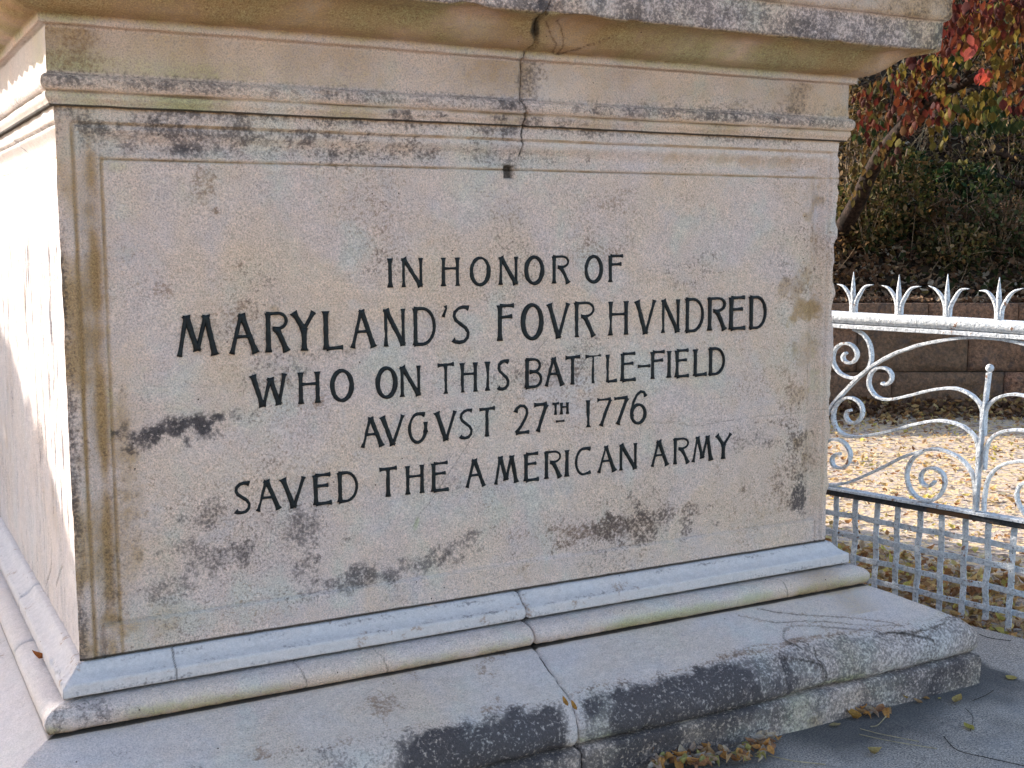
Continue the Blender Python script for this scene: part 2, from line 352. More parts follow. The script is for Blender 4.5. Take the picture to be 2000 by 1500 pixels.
def die():
    nx, nz = 600, 330
    gx = np.linspace(0, W, nx); gz = np.linspace(0, H, nz)
    X, Z = np.meshgrid(gx, gz, indexing='ij'); X = X.ravel(); Z = Z.ravel()
    P = np.stack([X, np.zeros_like(X), Z+B], 1)
    y = die_front_depth(X+(fbm(P, 9, 8)-.5)*.003, Z+(fbm(P, 9, 9)-.5)*.003)
    y += (fbm(P, 22, 2, 5)-.5)*.0055 + (fbm(P, 2.4, 4, 3)-.5)*.010
    sa, sb = stain_glow_masks(X, Z+B)
    def addm(A, i, m): A[:, i] = 1-(1-A[:, i])*(1-np.clip(m, 0, 1))
    dl = X; n = fbm(P*np.array([1, 1, .25]), 24, 41)-.5; nl = fbm(P, 7, 43)-.5
    vert = sstep(.04, .2, Z)*.4+.6
    top = sstep(0, .14, H-Z-.02)
    addm(sa, 0, np.exp(-((dl-.078)/.0125)**2)*(.95+n*1.9+nl*1.2)*top*vert)
    addm(sa, 0, np.exp(-((dl-.037)/.005)**2)*(.85+n*1.5)*sstep(.03, .06, H-Z))
    addm(sa, 0, np.exp(-((dl-.1)/.004)**2)*(.7+n)*sstep(.09, .13, H-Z))
    addm(sa, 0, (1-sstep(.02, .15, dl))*(.26+nl*1.5+n*.8)*sstep(.05, .3, H-Z))
    addm(sa, 0, (1-sstep(.1, .30, dl))*(.16+nl*.9))
    addm(sa, 2, (1-sstep(0, .03, dl))*(.42+n*1.5)); addm(sa, 2, np.exp(-((dl-.08)/.02)**2)*(1-sstep(.1, .65, Z))*(.55+n*2))
    addm(sa, 2, (1-sstep(.02, .12, dl))*(1-sstep(.2, .8, Z))*(.22+n*1.6))
    dt = H-Z
    dfr = np.minimum(np.minimum(X, W-X), top_margin(H-Z)); br = np.clip(.55+(fbm(P, 6, 47)-.5)*3.2, .1, 1); lowz = sstep(.06, .09, Z)
    addm(sb, 2, np.clip(1.15-np.abs(dfr-.037)/.0034, 0, 1)*.42*br*np.where(X > 2.2, .6, 1)); addm(sb, 2, np.clip(1.15-np.abs(dfr-.1)/.0030, 0, 1)*.50*br*lowz)
    addm(sb, 2, np.clip(1.1-np.abs(Z-.078)/.0028, 0, 1)*.35*br*(dfr > .09))
    for c, s in ((.037, .55), (.118, .6)): addm(sa, 0, np.exp(-((dt-c)/.004)**2)*(s+n)*(dl > .1))
    addm(sa, 0, (1-sstep(0, .012, dt))*.7*(1+n)); addm(sb, 0, (1-sstep(.02, .13, dt))*.22*sstep(.9, 1.6, X))
    addm(sb, 0, np.exp(-((dt-.052)/.009)**2)*.35*(dl > .3))
    addm(sa, 2, np.exp(-((dt-.09)/.022)**2)*(.42+nl*1.4+n)*(1-sstep(.8, 1.7, X))*(dl > .05))
    addm(sa, 2, (1-sstep(0, .04, dt))*(.22+nl*1.7+n*.9))
    addm(sa, 2, (1-sstep(0, .03, W-X))*(.2+nl*1.2)); addm(sb, 1, (1-sstep(0, .3, W-X))*(.10+nl*1.5))
    addm(sb, 2, (1-sstep(.003, .007, Z))*.95); addm(sb, 1, (.05+(fbm(P, 5, 91)-.5)*1.1)*.8); addm(sa, 2, np.clip((fbm(P, 4.2, 92)-.5)*1.4-.14, 0, .4))
    for pts, w, s in DIE_CRACKS:
        q = pxpath(pts); jit = (fbm(P, 30, 13)-.5)*.012
        d = seg_dist(X+jit, Z+B+jit, q); k = np.clip(1-d/(w*1.9), 0, 1)*s
        y += k*.004; addm(sb, 2, k*1.0)
    # drilled hole with an old rusty plug, at the panel's top edge
    c = mapx(997, 336); d = np.maximum(np.abs(X-c[0])/.014, np.abs(Z+B-c[2])/.016); hole = np.clip((1.15-d)*6, 0, 1)
    y += hole*.016; addm(sb, 2, hole*.75)
    d2 = np.hypot((X-c[0])/.05, (Z+B-c[2]-.018)/.008); addm(sb, 2, np.clip(1-d2, 0, 1)*.7)
    # chipped outer edges
    ed = np.minimum(X, W-X); ch = np.clip(fbm(P*np.array([1, 1, 1.0]), 16, 21)*1.7-.55, 0, 1)
    y += (1-sstep(0, .010, ed))*.006*(.5+ch) + (1-sstep(0, .02, W-X))*ch*.012
    xo = X + (1-sstep(0, .012, X))*.004*ch - (1-sstep(0, .02, W-X))*(.012*ch*(1+sstep(.6, 1.2, Z)) + .006*sstep(.9, .2, Z))
    V = np.stack([xo, y, Z+B], 1)
    i = np.arange(nx-1)[:, None]*nz+np.arange(nz-1)[None, :]; F = np.stack([i, i+nz, i+nz+1, i+1], -1).reshape(-1, 4)
    # the left face
    ny = 460; gy = D*np.linspace(0, 1, ny)**1.35; Y, Z2 = np.meshgrid(gy, gz, indexing='ij'); Y = Y.ravel(); Z2 = Z2.ravel()
    P2 = np.stack([np.zeros_like(Y), Y, Z2+B], 1); dt2 = H-Z2
    xd = np.zeros_like(Y); lw = (fbm(P2, 9, 8)-.5)*.004
    d = dt2+lw
    xd += .010*np.clip(1-np.abs(d-.04)/.006, 0, 1) + .006*sstep(.04, .046, d)+ .016*np.sin(np.clip((d-.046)/.066, 0, 1)*math.pi)**1.2 + .004*np.clip(1-np.abs(d-.115)/.005, 0, 1)+.004*sstep(.046, .11, d)
    xd += (fbm(P2, 14, 2, 4)-.5)*.004+(fbm(P2, 2.4, 4, 3)-.5)*.010*sstep(0, .1, Y)
    streak = fbm(P2*np.array([1, 1, .12]), 55, 61)
    xd += np.clip(streak-.60, 0, 1)*.05*sstep(.05, .2, Y)*sstep(1.15, .9, Z2)*fbm(P2, 5, 66)
    sa2 = np.zeros((len(Y), 3)); sb2 = np.zeros((len(Y), 3)); sb2[:, 0] = .72+(fbm(P2, 5, 3)-.5)*.5
    addm(sa2, 0, np.clip((fbm(P2, 4, 6)-.52)*1.6, 0, .35)); addm(sa2, 2, np.clip(streak-.60, 0, 1)*3.5*fbm(P2, 6, 68)*sstep(1.15, .9, Z2))
    addm(sa2, 2, (1-sstep(0, .012, Y))*(.5+(fbm(P2, 30, 3)-.5)*2)); addm(sa2, 0, np.clip(1-np.abs(dt2-.115)/.006, 0, 1)*.6); addm(sa2, 2, np.clip(1-np.abs(dt2-.04)/.007, 0, 1)*.7)
    for path, w in (([(.605, 0), (.604, .5), (.603, 1.18), (.63, 1.22), (.72, 1.26), (.74, 1.30)], .004), ([(1.31, .1), (1.30, .6), (1.31, 1.17)], .004), ([(.16, .95), (.30, .55)], .002), ([(.22, .6), (.31, .45)], .0022),
                    ([(.6, .03), (.5, .10), (.46, .17)], .003), ([(.6, .07), (.68, .12), (.75, .22)], .003), ([(.38, 0), (.40, .08), (.28, .16)], .0022)):
        j = (fbm(P2, 12, 5)-.5)*.02; dd = seg_dist(Y+j, Z2+j, path); k = np.clip(1-dd/(w*1.5), 0, 1)
        xd += k*.006; addm(sb2, 2, k*.85)
    chl = np.clip(fbm(P2*np.array([1, 1, 1.0]), 16, 21)*1.7-.55, 0, 1)
    xd += (1-sstep(0, .012, Y))*.004*chl
    V2 = np.stack([xd, Y+(1-sstep(0, .01, Y))*(.006*(.5+chl)), Z2+B], 1)
    nb = len(V); i = np.arange(ny-1)[:, None]*nz+np.arange(nz-1)[None, :]; F2 = nb+np.stack([i, i+1, i+nz+1, i+nz], -1).reshape(-1, 4)
    V = np.vstack([V, V2]); F = np.vstack([F, F2]); sa = np.vstack([sa, sa2]); sb = np.vstack([sb, sb2])
    # right, back, top, foot
    q = np.array([[W-.012, .012, B], [W-.012, D, B], [.02, D, B], [.02, .012, B], [W-.012, .012, B+H], [W-.012, D, B+H], [.02, D, B+H], [.02, .012, B+H]])
    nb = len(V); V = np.vstack([V, q]); sa = np.vstack([sa, np.full((8, 3), .1)]); sb = np.vstack([sb, np.full((8, 3), 0)])
    F = np.vstack([F, nb+np.array([[0, 1, 5, 4], [1, 2, 6, 5], [4, 5, 6, 7], [3, 2, 1, 0]])])
    obj('die_block', new_mesh('die_block', V, F, True, {'sa': sa, 'sb': sb}), M_STONE, MON)
    return MON.children[-1]
DIE = die()

# moulded stones: a profile (q outwards, z) swept along one side, mitred at the corners
def resample(pr, step):
    out = [pr[0]]; par = [0.]
    L = sum(math.dist(a, b) for a, b in zip(pr[:-1], pr[1:])); acc = 0
    for a, b in zip(pr[:-1], pr[1:]):
        l = math.dist(a, b); n = max(1, int(l/step+.5))
        for k in range(1, n+1): out.append((a[0]+(b[0]-a[0])*k/n, a[1]+(b[1]-a[1])*k/n)); par.append((acc+l*k/n)/L)
        acc += l
    return np.array(out), np.array(par)
def curve(pts, n=6):
    """smooth a control polyline (Catmull-Rom)"""
    P = [pts[0]]+list(pts)+[pts[-1]]; out = []
    for i in range(1, len(P)-2):
        p0, p1, p2, p3 = map(np.array, P[i-1:i+3])
        for k in range(n):
            t = k/n; out.append(tuple(.5*((2*p1)+(-p0+p2)*t+(2*p0-5*p1+4*p2-p3)*t*t+(-p0+3*p1-3*p2+p3)*t**3)))
    out.append(tuple(pts[-1])); return out
SIDES = {'front': (lambda s, q: (s, -q), W), 'left': (lambda s, q: (-q, s), D), 'right': (lambda s, q: (W+q, s), D), 'back': (lambda s, q: (s, D+q), W)}
def stone(name, prof, side, s0, s1, paint, step=.007, ds=.0040, inner=.14, rough=.003, joint=None, edge_r=.006, disp=None, label=None):
    pr, par = resample(prof, step); mp, L = SIDES[side]
    n = max(8, int((s1-s0)/ds)); m = len(pr)
    t = np.linspace(0, 1, n)
    if side in ('front', 'left'): pass
    Tm, Q = np.meshgrid(t, pr[:, 0], indexing='ij'); _, Zm = np.meshgrid(t, pr[:, 1], indexing='ij'); _, Pm = np.meshgrid(t, par, indexing='ij')
    a0 = np.where(np.full_like(Q, s0 <= 0), -Q, s0); a1 = np.where(np.full_like(Q, s1 >= L), L+Q, s1)
    if joint is not None:                      # a wandering joint line shared by the two neighbours
        jw = joint(pr[:, 0], pr[:, 1])[None, :].repeat(n, 0)
        if s0 > 0: a0 = a0+jw
        if s1 < L: a1 = a1+jw
    Sx = a0+(a1-a0)*Tm
    S_, Qf, Zf, Pf = Sx.ravel(), Q.ravel().copy(), Zm.ravel().copy(), Pm.ravel()
    # outward normal of the profile
    g = np.gradient(pr, axis=0); nn = np.stack([g[:, 1], -g[:, 0]], 1); nn /= np.linalg.norm(nn, axis=1)[:, None]+1e-9
    if side in ('front', 'left', 'right', 'back'):
        if np.dot(nn.mean(0), [1, 0]) < 0: nn = -nn
    Nq = nn[:, 0][None, :].repeat(n, 0).ravel(); Nz = nn[:, 1][None, :].repeat(n, 0).ravel()
    x, y = mp(S_, Qf); x = x+0*S_; y = y+0*S_
    P = np.stack([x, y, Zf], 1)
    r = (fbm(P, 18, 3, 4)-.5)*rough*2 + (fbm(P, 3, 9, 3)-.5)*rough*1.6
    if disp is not None: r = r+disp(S_, Qf, Zf, Pf, P)
    # worn ends beside the joints
    e0 = (S_-a0.ravel()) if s0 > 0 else np.full_like(S_, 9.); e1 = (a1.ravel()-S_) if s1 < L else np.full_like(S_, 9.)
    ee = np.minimum(e0, e1); r = r-edge_r*(1-sstep(0, edge_r*1.6, ee))
    Qf = Qf+Nq*r; Zf = Zf+Nz*r
    x, y = mp(S_, Qf); V = np.stack([x+0*S_, y+0*S_, Zf], 1)
    # mitre corrected for the displaced profile
    if s0 <= 0 or s1 >= L:
        A0 = -Qf if s0 <= 0 else a0.ravel(); A1 = L+Qf if s1 >= L else a1.ravel(); S2 = A0+(A1-A0)*Tm.ravel()
        x, y = mp(S2, Qf); V = np.stack([x+0*S2, y+0*S2, Zf], 1)
    sa, sb = paint(S_, Q.ravel(), Zm.ravel(), Pf, P, ee)
    i = np.arange(n-1)[:, None]*m+np.arange(m-1)[None, :]
    F = np.stack([i, i+1, i+m+1, i+m], -1).reshape(-1, 4)
    # back of the stone: two inner vertices per section
    nb = len(V); qi = -inner
    z0, z1 = pr[0, 1], pr[-1, 1]; I = []
    for k in range(n):
        for zz in (z1, z0):
            b0 = -qi if s0 <= 0 else s0; b1 = L+qi if s1 >= L else s1
            s = b0+(b1-b0)*t[k]; xx, yy = mp(s, qi); I.append((xx, yy, zz))
    V = np.vstack([V, np.array(I)]); sa = np.vstack([sa, np.zeros((2*n, 3))]); sb = np.vstack([sb, np.zeros((2*n, 3))])
    FF = [F]
    k = np.arange(n-1); a = k*m+m-1; b = nb+2*k; c0 = k*m
    FF.append(np.stack([a, b, b+2, a+m], 1)); FF.append(np.stack([b, b+1, b+3, b+2], 1)); FF.append(np.stack([b+1, c0, c0+m, b+3], 1))
    F = np.vstack(FF)
    if side in ('left', 'back'): pass
    else: F = F[:, ::-1]
    faces = F
    me = new_mesh(name, V, np.ascontiguousarray(faces), True, {'sa': sa, 'sb': sb})
    # end caps
    bm = bmesh.new(); bm.from_mesh(me); bm.verts.ensure_lookup_table()
    for kk in (0, n-1):
        ring = [bm.verts[kk*m+j] for j in range(m)]+[bm.verts[nb+2*kk], bm.verts[nb+2*kk+1]]
        try: bm.faces.new(ring)
        except ValueError: pass
    bmesh.ops.recalc_face_normals(bm, faces=bm.faces); bm.to_mesh(me); bm.free()
    me.polygons.foreach_set('use_smooth', [True]*len(faces)+[False]*(len(me.polygons)-len(faces)))
    o = obj(name, me, M_STONE, MON)
    if label: o['label'] = label
    return o
def Z0(n): return np.zeros((n, 3)), np.zeros((n, 3))
def blend(A, i, m): A[:, i] = 1-(1-A[:, i])*(1-np.clip(m, 0, 1))
GAP = .0016; XJ = 1.192
def jwig(seed, amp): 
    def f(q, z):
        P = np.stack([q*0+seed, q, z], 1); return (fbm(P, 22, 7)-.5)*2*amp
    return f
def gauss(x, c, w): return np.exp(-((x-c)/w)**2)

# --- plinth course
PL = [(.335, B-.342), (.343, B-.347), (.346, B-.36), (.345, B-.44), (.345, B-.47)]
def paint_plinth(S_, Q, Z, Pf, P, ee):
    sa, sb = Z0(len(S_)); n = fbm(P, 9, 4)-.5; n2 = fbm(P, 3, 8)-.5
    blend(sa, 2, .92+n*.9+n2*.5-.45*gauss(S_, 1.95, .1)-.25*gauss(S_, 2.3, .2))
    blend(sa, 1, gauss(S_, 1.93, .09)*(.5+n)); blend(sa, 0, gauss(S_, 2.0, .05)*(1-sstep(.02, .06, Z))*.6)
    blend(sa, 2, (ee < .01)*.5); return sa, sb
# --- broad base slab
SLAB = curve([(.07, B-.139), (.084, B-.1395), (.15, B-.166), (.22, B-.196), (.27, B-.217), (.30, B-.232), (.325, B-.258), (.336, B-.285), (.337, B-.31), (.331, B-.329), (.318, B-.340)], 5)+[(.30, B-.3415)]
def paint_slab(S_, Q, Z, Pf, P, ee):
    sa, sb = Z0(len(S_)); n = fbm(P, 8, 14)-.5; n3 = fbm(P, 26, 15)-.5; n2 = fbm(P, 2.5, 18)-.5
    blend(sb, 0, .35+n2*.9)
    nose = sstep(.245, .300, Q+n*.09+n3*.05+.03*(Z < B-.29))
    amt = sstep(.35, .62, S_+n*.1)*(1-.72*sstep(1.66, 2.05, S_+n*.9+n3*.3))
    amt = amt*(1-.75*gauss(S_, .60, .10))*(1-.85*gauss(S_, XJ-.012, .035))*(1-.35*gauss(S_, XJ+.08, .05))
    blend(sa, 2, nose*(1.25+n*1.2+n3)*amt + nose*.3*(S_ > 1.9)); blend(sb, 1, gauss(Q+n*.06, .262, .012)*(.55+n*2)*sstep(.2, .5, S_))
    low = gauss(Z, B-.325, .012); blend(sa, 1, low*(.5+n*1.6)*(S_ > XJ)+nose*gauss(S_, XJ+.07, .07)*.4+nose*gauss(S_, 2.2, .12)*(.25+n))
    blend(sa, 0, low*(.35+n)); blend(sb, 1, np.clip((fbm(P, 11, 27)-.62)*5, 0, .8)*(Q < .27)*(S_ < 1.2))
    blend(sa, 2, np.clip((fbm(P, 9, 29)-.64)*5, 0, .7)*(Q < .29)*(Q > .15)*(S_ < 1.3))
    blend(sa, 1, (S_ > 2.1)*(.25+n)*.6); blend(sa, 0, gauss(S_, 2.33, .1)*(Q < .2)*.4)
    blend(sb, 2, (1-sstep(.004, .012, Q-.083))*.95); blend(sa, 0, (1-sstep(.0, .03, Q-.083))*.5)
    # swirling veins in the right-hand stone
    for path, w in (([(1.9, .12), (2.0, .17), (2.15, .2), (2.3, .25), (2.42, .28)], .003), ([(1.98, .10), (2.1, .16), (2.28, .21), (2.40, .265)], .003), ([(2.0, .28), (1.98, .23), (2.05, .20), (2.2, .24), (2.34, .29), (2.5, .33)], .0045), ([(2.3, .29), (2.42, .305), (2.55, .30), (2.65, .28)], .003), ([(1.7, .26), (1.86, .24), (1.98, .26)], .0025), ([(1.9, .3), (2.0, .315), (2.05, .335)], .003), ([(1.82, .25), (1.9, .27), (1.93, .30), (1.9, .335)], .0028), ([(2.0, .24), (2.04, .28), (2.03, .33)], .0025)):
        j = (fbm(P, 7, 35)-.5)*.06; dd = seg_dist(S_+j, Q+j*.6, curve(path, 4)); fade = np.clip(.25+fbm(P, 9, 37)*1.2-.3, .1, 1); blend(sb, 2, np.clip(1.2-dd/(w*1.4), 0, 1)*.95*fade); blend(sb, 1, np.clip(1-dd/(w*5), 0, 1)*.5)
    blend(sb, 0, gauss(S_, 2.50, .09)*gauss(Q, .325, .03)*.6)
    return sa, sb
TORUS = curve([(.045, B-.078), (.062, B-.079), (.080, B-.085), (.0925, B-.097), (.0960, B-.110), (.0925, B-.124), (.084, B-.135), (.070, B-.1385)], 5)
def paint_torus(S_, Q, Z, Pf, P, ee):
    sa, sb = Z0(len(S_)); n = fbm(P, 8, 24)-.5; n3 = fbm(P, 30, 25)-.5
    blend(sb, 0, (1-Pf)*.35); blend(sa, 0, sstep(.45, .95, Pf+n*.5)*(.62+n)*.85); blend(sa, 1, gauss(Pf, .68, .22)*(.35+n*3.2)*.8)
    blend(sa, 2, sstep(.72, 1.0, Pf+n3*.3)*(.5+n*1.5)); blend(sa, 2, gauss(S_, -.02, .1)*(.45+n3*2)); blend(sb, 2, sstep(.90, .95, Pf)*.9)
    blend(sa, 0, gauss(S_, 2.25, .12)*.5); blend(sa, 1, gauss(S_, 1.75, .3)*gauss(Pf, .7, .2)*.8)
    for c in (.52, .74, 2.10):
        d = np.abs(S_-c-(fbm(P, 14, 3)-.5)*.05-(Pf-.5)*.03); blend(sb, 2, np.clip(1.1-d/.0040, 0, 1)*.6)
    return sa, sb
LIP = curve([(.001, B-.003), (.006, B-.006), (.012, B-.013), (.022, B-.024), (.036, B-.033), (.044, B-.037)], 5)+[(.0475, B-.040), (.0478, B-.068), (.044, B-.071), (.03, B-.0715)]
def paint_lip(S_, Q, Z, Pf, P, ee):
    sa, sb = Z0(len(S_)); n = fbm(P, 10, 34)-.5
    blend(sb, 0, .93+n*.5); blend(sb, 2, (Z < B-.0695)*.85); blend(sa, 0, gauss(Z, B-.045, .012)*(.05+n*.9)*.4); blend(sa, 2, gauss(Z, B-.060, .01)*(.05+n*1.1)*.5)
    n8 = fbm(P*np.array([.35, 1, 1]), 34, 39)-.5; blend(sa, 2, gauss(Z, B-.036, .004)*np.clip(.05+n8*3, 0, .6)+gauss(Z, B-.010, .006)*np.clip(.12+n8*2.5, 0, .6)+gauss(Z, B-.064, .007)*np.clip(n8*3.2, 0, .6)); blend(sb, 1, np.clip((fbm(P, 20, 36)-.64)*6, 0, .6))
    blend(sb, 2, np.clip(1.2-np.abs(S_-.214-(fbm(P, 14, 3)-.5)*.01)/.0042, 0, 1)*.7)
    return sa, sb
NECK = [(.008, B+1.292)]+curve([(.009, B+1.2935), (.013, B+1.301), (.018, B+1.309), (.0195, B+1.318)], 4)+[(.0175, B+1.3225), (.0165, B+1.3245)]+curve([(.0225, B+1.327), (.0275, B+1.334), (.029, B+1.344), (.026, B+1.354), (.018, B+1.3605)], 5)+[(.013, B+1.362), (.0125, B+1.370), (.012, B+1.466), (.0165, B+1.468), (.028, B+1.470), (.030, B+1.487)]+\
    curve([(.032, B+1.490), (.052, B+1.493), (.080, B+1.503), (.108, B+1.527), (.135, B+1.547), (.165, B+1.553), (.196, B+1.556)], 5)+[(.2015, B+1.562), (.204, B+1.60), (.206, B+1.642), (.2085, B+1.646)]+curve([(.2190, B+1.650), (.2245, B+1.665), (.2230, B+1.70), (.232, B+1.74), (.26, B+1.78)], 4)+[(.262, B+1.84)]
def paint_neck(S_, Q, Z, Pf, P, ee):
    sa, sb = Z0(len(S_)); n = fbm(P, 7, 54)-.5; n3 = fbm(P, 28, 55)-.5; n2 = fbm(P, 2.2, 58)-.5; z = Z-B
    cy = sstep(1.466, 1.495, z)*(1-sstep(1.556, 1.563, z))
    blend(sa, 0, cy*(.62+n*1.1+n2*.9)); blend(sa, 1, cy*(.46+n*1.6-n2)*.95); blend(sb, 1, cy*np.clip(n*2.4-.1, 0, .5)); blend(sa, 1, gauss(z, 1.478, .012)*(.3+n*1.6)*(Q > .02))
    fr = sstep(1.362, 1.372, z)*(1-sstep(1.46, 1.468, z))
    blend(sa, 0, fr*(.26+n*.8+n2*.8)); blend(sa, 1, fr*(.62*(1-sstep(.1, 1.15, S_))+n*.8)*(.25+.75*(1-sstep(1.38, 1.45, z)))); blend(sa, 2, gauss(z, 1.366, .006)*(.45+n)); blend(sb, 1, fr*gauss(S_, .05, .10)*(.40+n*1.5)); blend(sb, 0, fr*gauss(S_, XJ+.07, .08)*.5)
    blend(sa, 2, fr*(1-sstep(1.38, 1.42, z))*gauss(S_, 2.0, .5)*.3); blend(sa, 2, fr*gauss(S_, XJ+.05, .05)*(.4+n*2)); blend(sa, 2, fr*gauss(S_, 2.2, .1)*(.15+n*2))
    to = sstep(1.326, 1.336, z)*(1-sstep(1.356, 1.363, z)); blend(sa, 2, to*(.55+n*1.2+n3)*(1-.6*gauss(S_, XJ+.07, .06)))
    ft = (1-sstep(1.318, 1.326, z)); blend(sa, 1, ft*(.55*(1-sstep(.15, .9, S_))+.12+n*1.5)); blend(sa, 0, gauss(z, 1.323, .005)*.75*(.8+n)); blend(sa, 0, ft*(.3+n*1.2)); blend(sb, 2, (z < 1.295)*.85); blend(sa, 2, ft*gauss(S_, 1.0, .25)*(.35+n3*3))
    blend(sa, 2, ft*gauss(S_, 1.3, .9)*(.12+n3*2.4))
    fa = sstep(1.558, 1.564, z)*(1-sstep(1.64, 1.648, z)); blend(sa, 2, fa*(.62+n*.8+n3*.8)); blend(sa, 0, fa*(.10+n2*.8)); blend(sa, 1, fa*sstep(1.9, 2.6, S_)*(.4+n)); blend(sb, 0, fa*gauss(S_, XJ+.12, .05)*.5)
    up = sstep(1.646, 1.652, z); blend(sa, 0, up*(.55+n)); blend(sa, 2, up*(.3+n*2)); blend(sa, 2, gauss(z, 1.56, .004)*.7); blend(sa, 0, gauss(z, 1.556, .006)*.6)
    for zc, ww, st in ((1.467, .0022, .6), (1.488, .0022, .5), (1.3235, .0025, .75), (1.3615, .0022, .55), (1.5575, .003, .6), (1.6475, .0035, .6)):
        blend(sb, 2, np.clip(1.1-np.abs(z-zc-(n3*.002))/ww, 0, 1)*st*np.clip(.8+n*2, .2, 1))
    # flaked scar in the right-hand stone, just past the joint
    for path, w in (([(1.20, 1.55), (1.24, 1.52), (1.275, 1.495), (1.29, 1.488), (1.34, 1.50), (1.42, 1.53)], .0055), ([(1.24, 1.548), (1.27, 1.53), (1.285, 1.505), (1.30, 1.49)], .0055)):
        j = (fbm(P, 9, 65)-.5)*.02; dd = seg_dist(S_+j, z+j, path); blend(sb, 1, np.clip(1-dd/w, 0, 1)*.9); blend(sb, 2, np.clip(1-dd/(w*.7), 0, 1)*.5)
    blend(sb, 2, (1-sstep(.004, .018+n3*.03, ee))*gauss(z, 1.53, .028)*.85); blend(sa, 2, (1-sstep(.0, .03, ee))*.35*(.6+n3*3))
    dd = np.abs(np.hypot(S_-1.262, z-1.436)-.011); blend(sb, 1, np.clip(1-dd/.004, 0, 1)*.8)
    return sa, sb
def paint_left(f, k=.75):
    def g(S_, Q, Z, Pf, P, ee):
        sa, sb = f(S_+1.3, Q, Z, Pf, P, ee); sa = sa*(1-.6); n = fbm(P, 5, 77)-.5; blend(sb, 0, k+n*.6); sb[:, 2] *= .6; return sa, sb
    return g
def paint_left_neck(S_, Q, Z, Pf, P, ee):
    sa, sb = paint_neck(S_*0+.2, Q, Z, Pf, P, ee); z = Z-B
    fr = sstep(1.362, 1.372, z)*(1-sstep(1.466, 1.47, z)); low = (z < 1.362); keep = np.where(z > 1.47, 1, .3)[:, None]; sa = sa*keep
    n = fbm(P, 5, 77)-.5; blend(sb, 0, (z < 1.47)*(.75+n*.5)); blend(sa, 1, fr*gauss(S_, .1, .12)*.5); blend(sa, 2, low*(z > 1.325)*(.45+n*2)); blend(sb, 2, (z < 1.297)*.8); return sa, sb
jc = jwig(3.1, .008)
def jneck(q, z):
    return jc(q, z)+np.interp(z-B, [1.29, 1.33, 1.36, 1.46, 1.50, 1.555, 1.6, 1.85], [.012, .014, .0, .004, .008, -.03, -.03+.02, .0])
def chip_neck(S_, Q, Z, Pf, P):
    z = Z-B; n = fbm(P*np.array([1, 1, .3]), 7, 88); n9 = fbm(P, 24, 89)
    r = -np.clip(n-.55, 0, 1)*.10*gauss(z, 1.558, .02)                        # broken arris under the fascia
    r += -.020*gauss(S_, XJ+.08, .06)*gauss(z, 1.535, .03)*(.4+n9)            # flaked scar
    r += -np.clip(n9-.62, 0, 1)*.05*gauss(z, 1.345, .02)
    r += -sstep(2.35, 2.62, S_)*gauss(z, 1.55, .035)*.012*(.5+n) - sstep(2.5, 2.62, S_)*.01*n9*(z > 1.55)
    return r
def chip_saw_left(S_, Q, Z, Pf, P):  # chips, plus a saw edge shaped to cast a serrated shadow on the frieze
    z = Z-B; saw = np.abs(((S_*9.0+1.7*fbm(P, 3, 8)) % 1.0)-.5)*2
    return -saw*.020*gauss(z, 1.60, .05)*sstep(.0, .15, S_)*(.5+fbm(P, 7, 4)) - np.clip(fbm(P, 9, 88)-.5, 0, 1)*.05*gauss(z, 1.56, .02)
js, jt, jl, jp = jwig(9.3, .012), jwig(5.5, .009), jwig(7.7, .008), jwig(2.2, .002)
def slab_disp(S_, Q, Z, Pf, P): return -np.clip(fbm(P, 6, 48)-.5, 0, 1)*.035*gauss(Q, .31, .03)-np.clip(fbm(P, 15, 49)-.6, 0, 1)*.05*gauss(Q, .30, .04)
def lip_disp(S_, Q, Z, Pf, P): return -np.clip(fbm(P, 22, 48)-.58, 0, 1)*.04*gauss(Z, B-.04, .006)*(.35+gauss(S_, .1, .3)) + (fbm(P, 30, 44)-.5)*.0016
def torus_disp(S_, Q, Z, Pf, P): return (fbm(P, 26, 71)-.5)*.006*gauss(S_, -.05, .25)
for nm, prof, pf, jf, rgh, dsp, sg in (('plinth_stone', PL, paint_plinth, jp, .0025, None, .007), ('base_slab', SLAB, paint_slab, js, .0028, slab_disp, .006),
        ('torus_moulding', TORUS, paint_torus, jt, .0018, torus_disp, .005), ('cavetto_moulding', LIP, paint_lip, jl, .0008, lip_disp, .005), ('cornice_stone', NECK, paint_neck, jneck, .003, chip_neck, .006)):
    stone(nm, prof, 'front', 0, XJ-GAP, pf, step=sg, rough=rgh, joint=jf, disp=dsp)
    stone(nm, prof, 'front', XJ+GAP, W, pf, step=sg, rough=rgh, joint=jf, disp=dsp)
    lf = paint_left_neck if nm == 'cornice_stone' else paint_left(pf, .9 if nm == 'cavetto_moulding' else .7)
    cut = {'torus_moulding': .46, 'cavetto_moulding': .74, 'base_slab': 1.3, 'plinth_stone': 1.2, 'cornice_stone': 1.35}[nm]
    ld = chip_saw_left if nm == 'cornice_stone' else dsp
    stone(nm, prof, 'left', 0, cut-GAP, lf, step=sg, rough=rgh, joint=jf, disp=ld)
    stone(nm, prof, 'left', cut+GAP, D, lf, step=.012, ds=.02, rough=rgh, joint=jf, disp=ld)
    stone(nm, prof, 'right', 0, D, pf, step=.02, ds=.04, rough=rgh)
    stone(nm, prof, 'back', 0, W, pf, step=.02, ds=.04, rough=rgh)
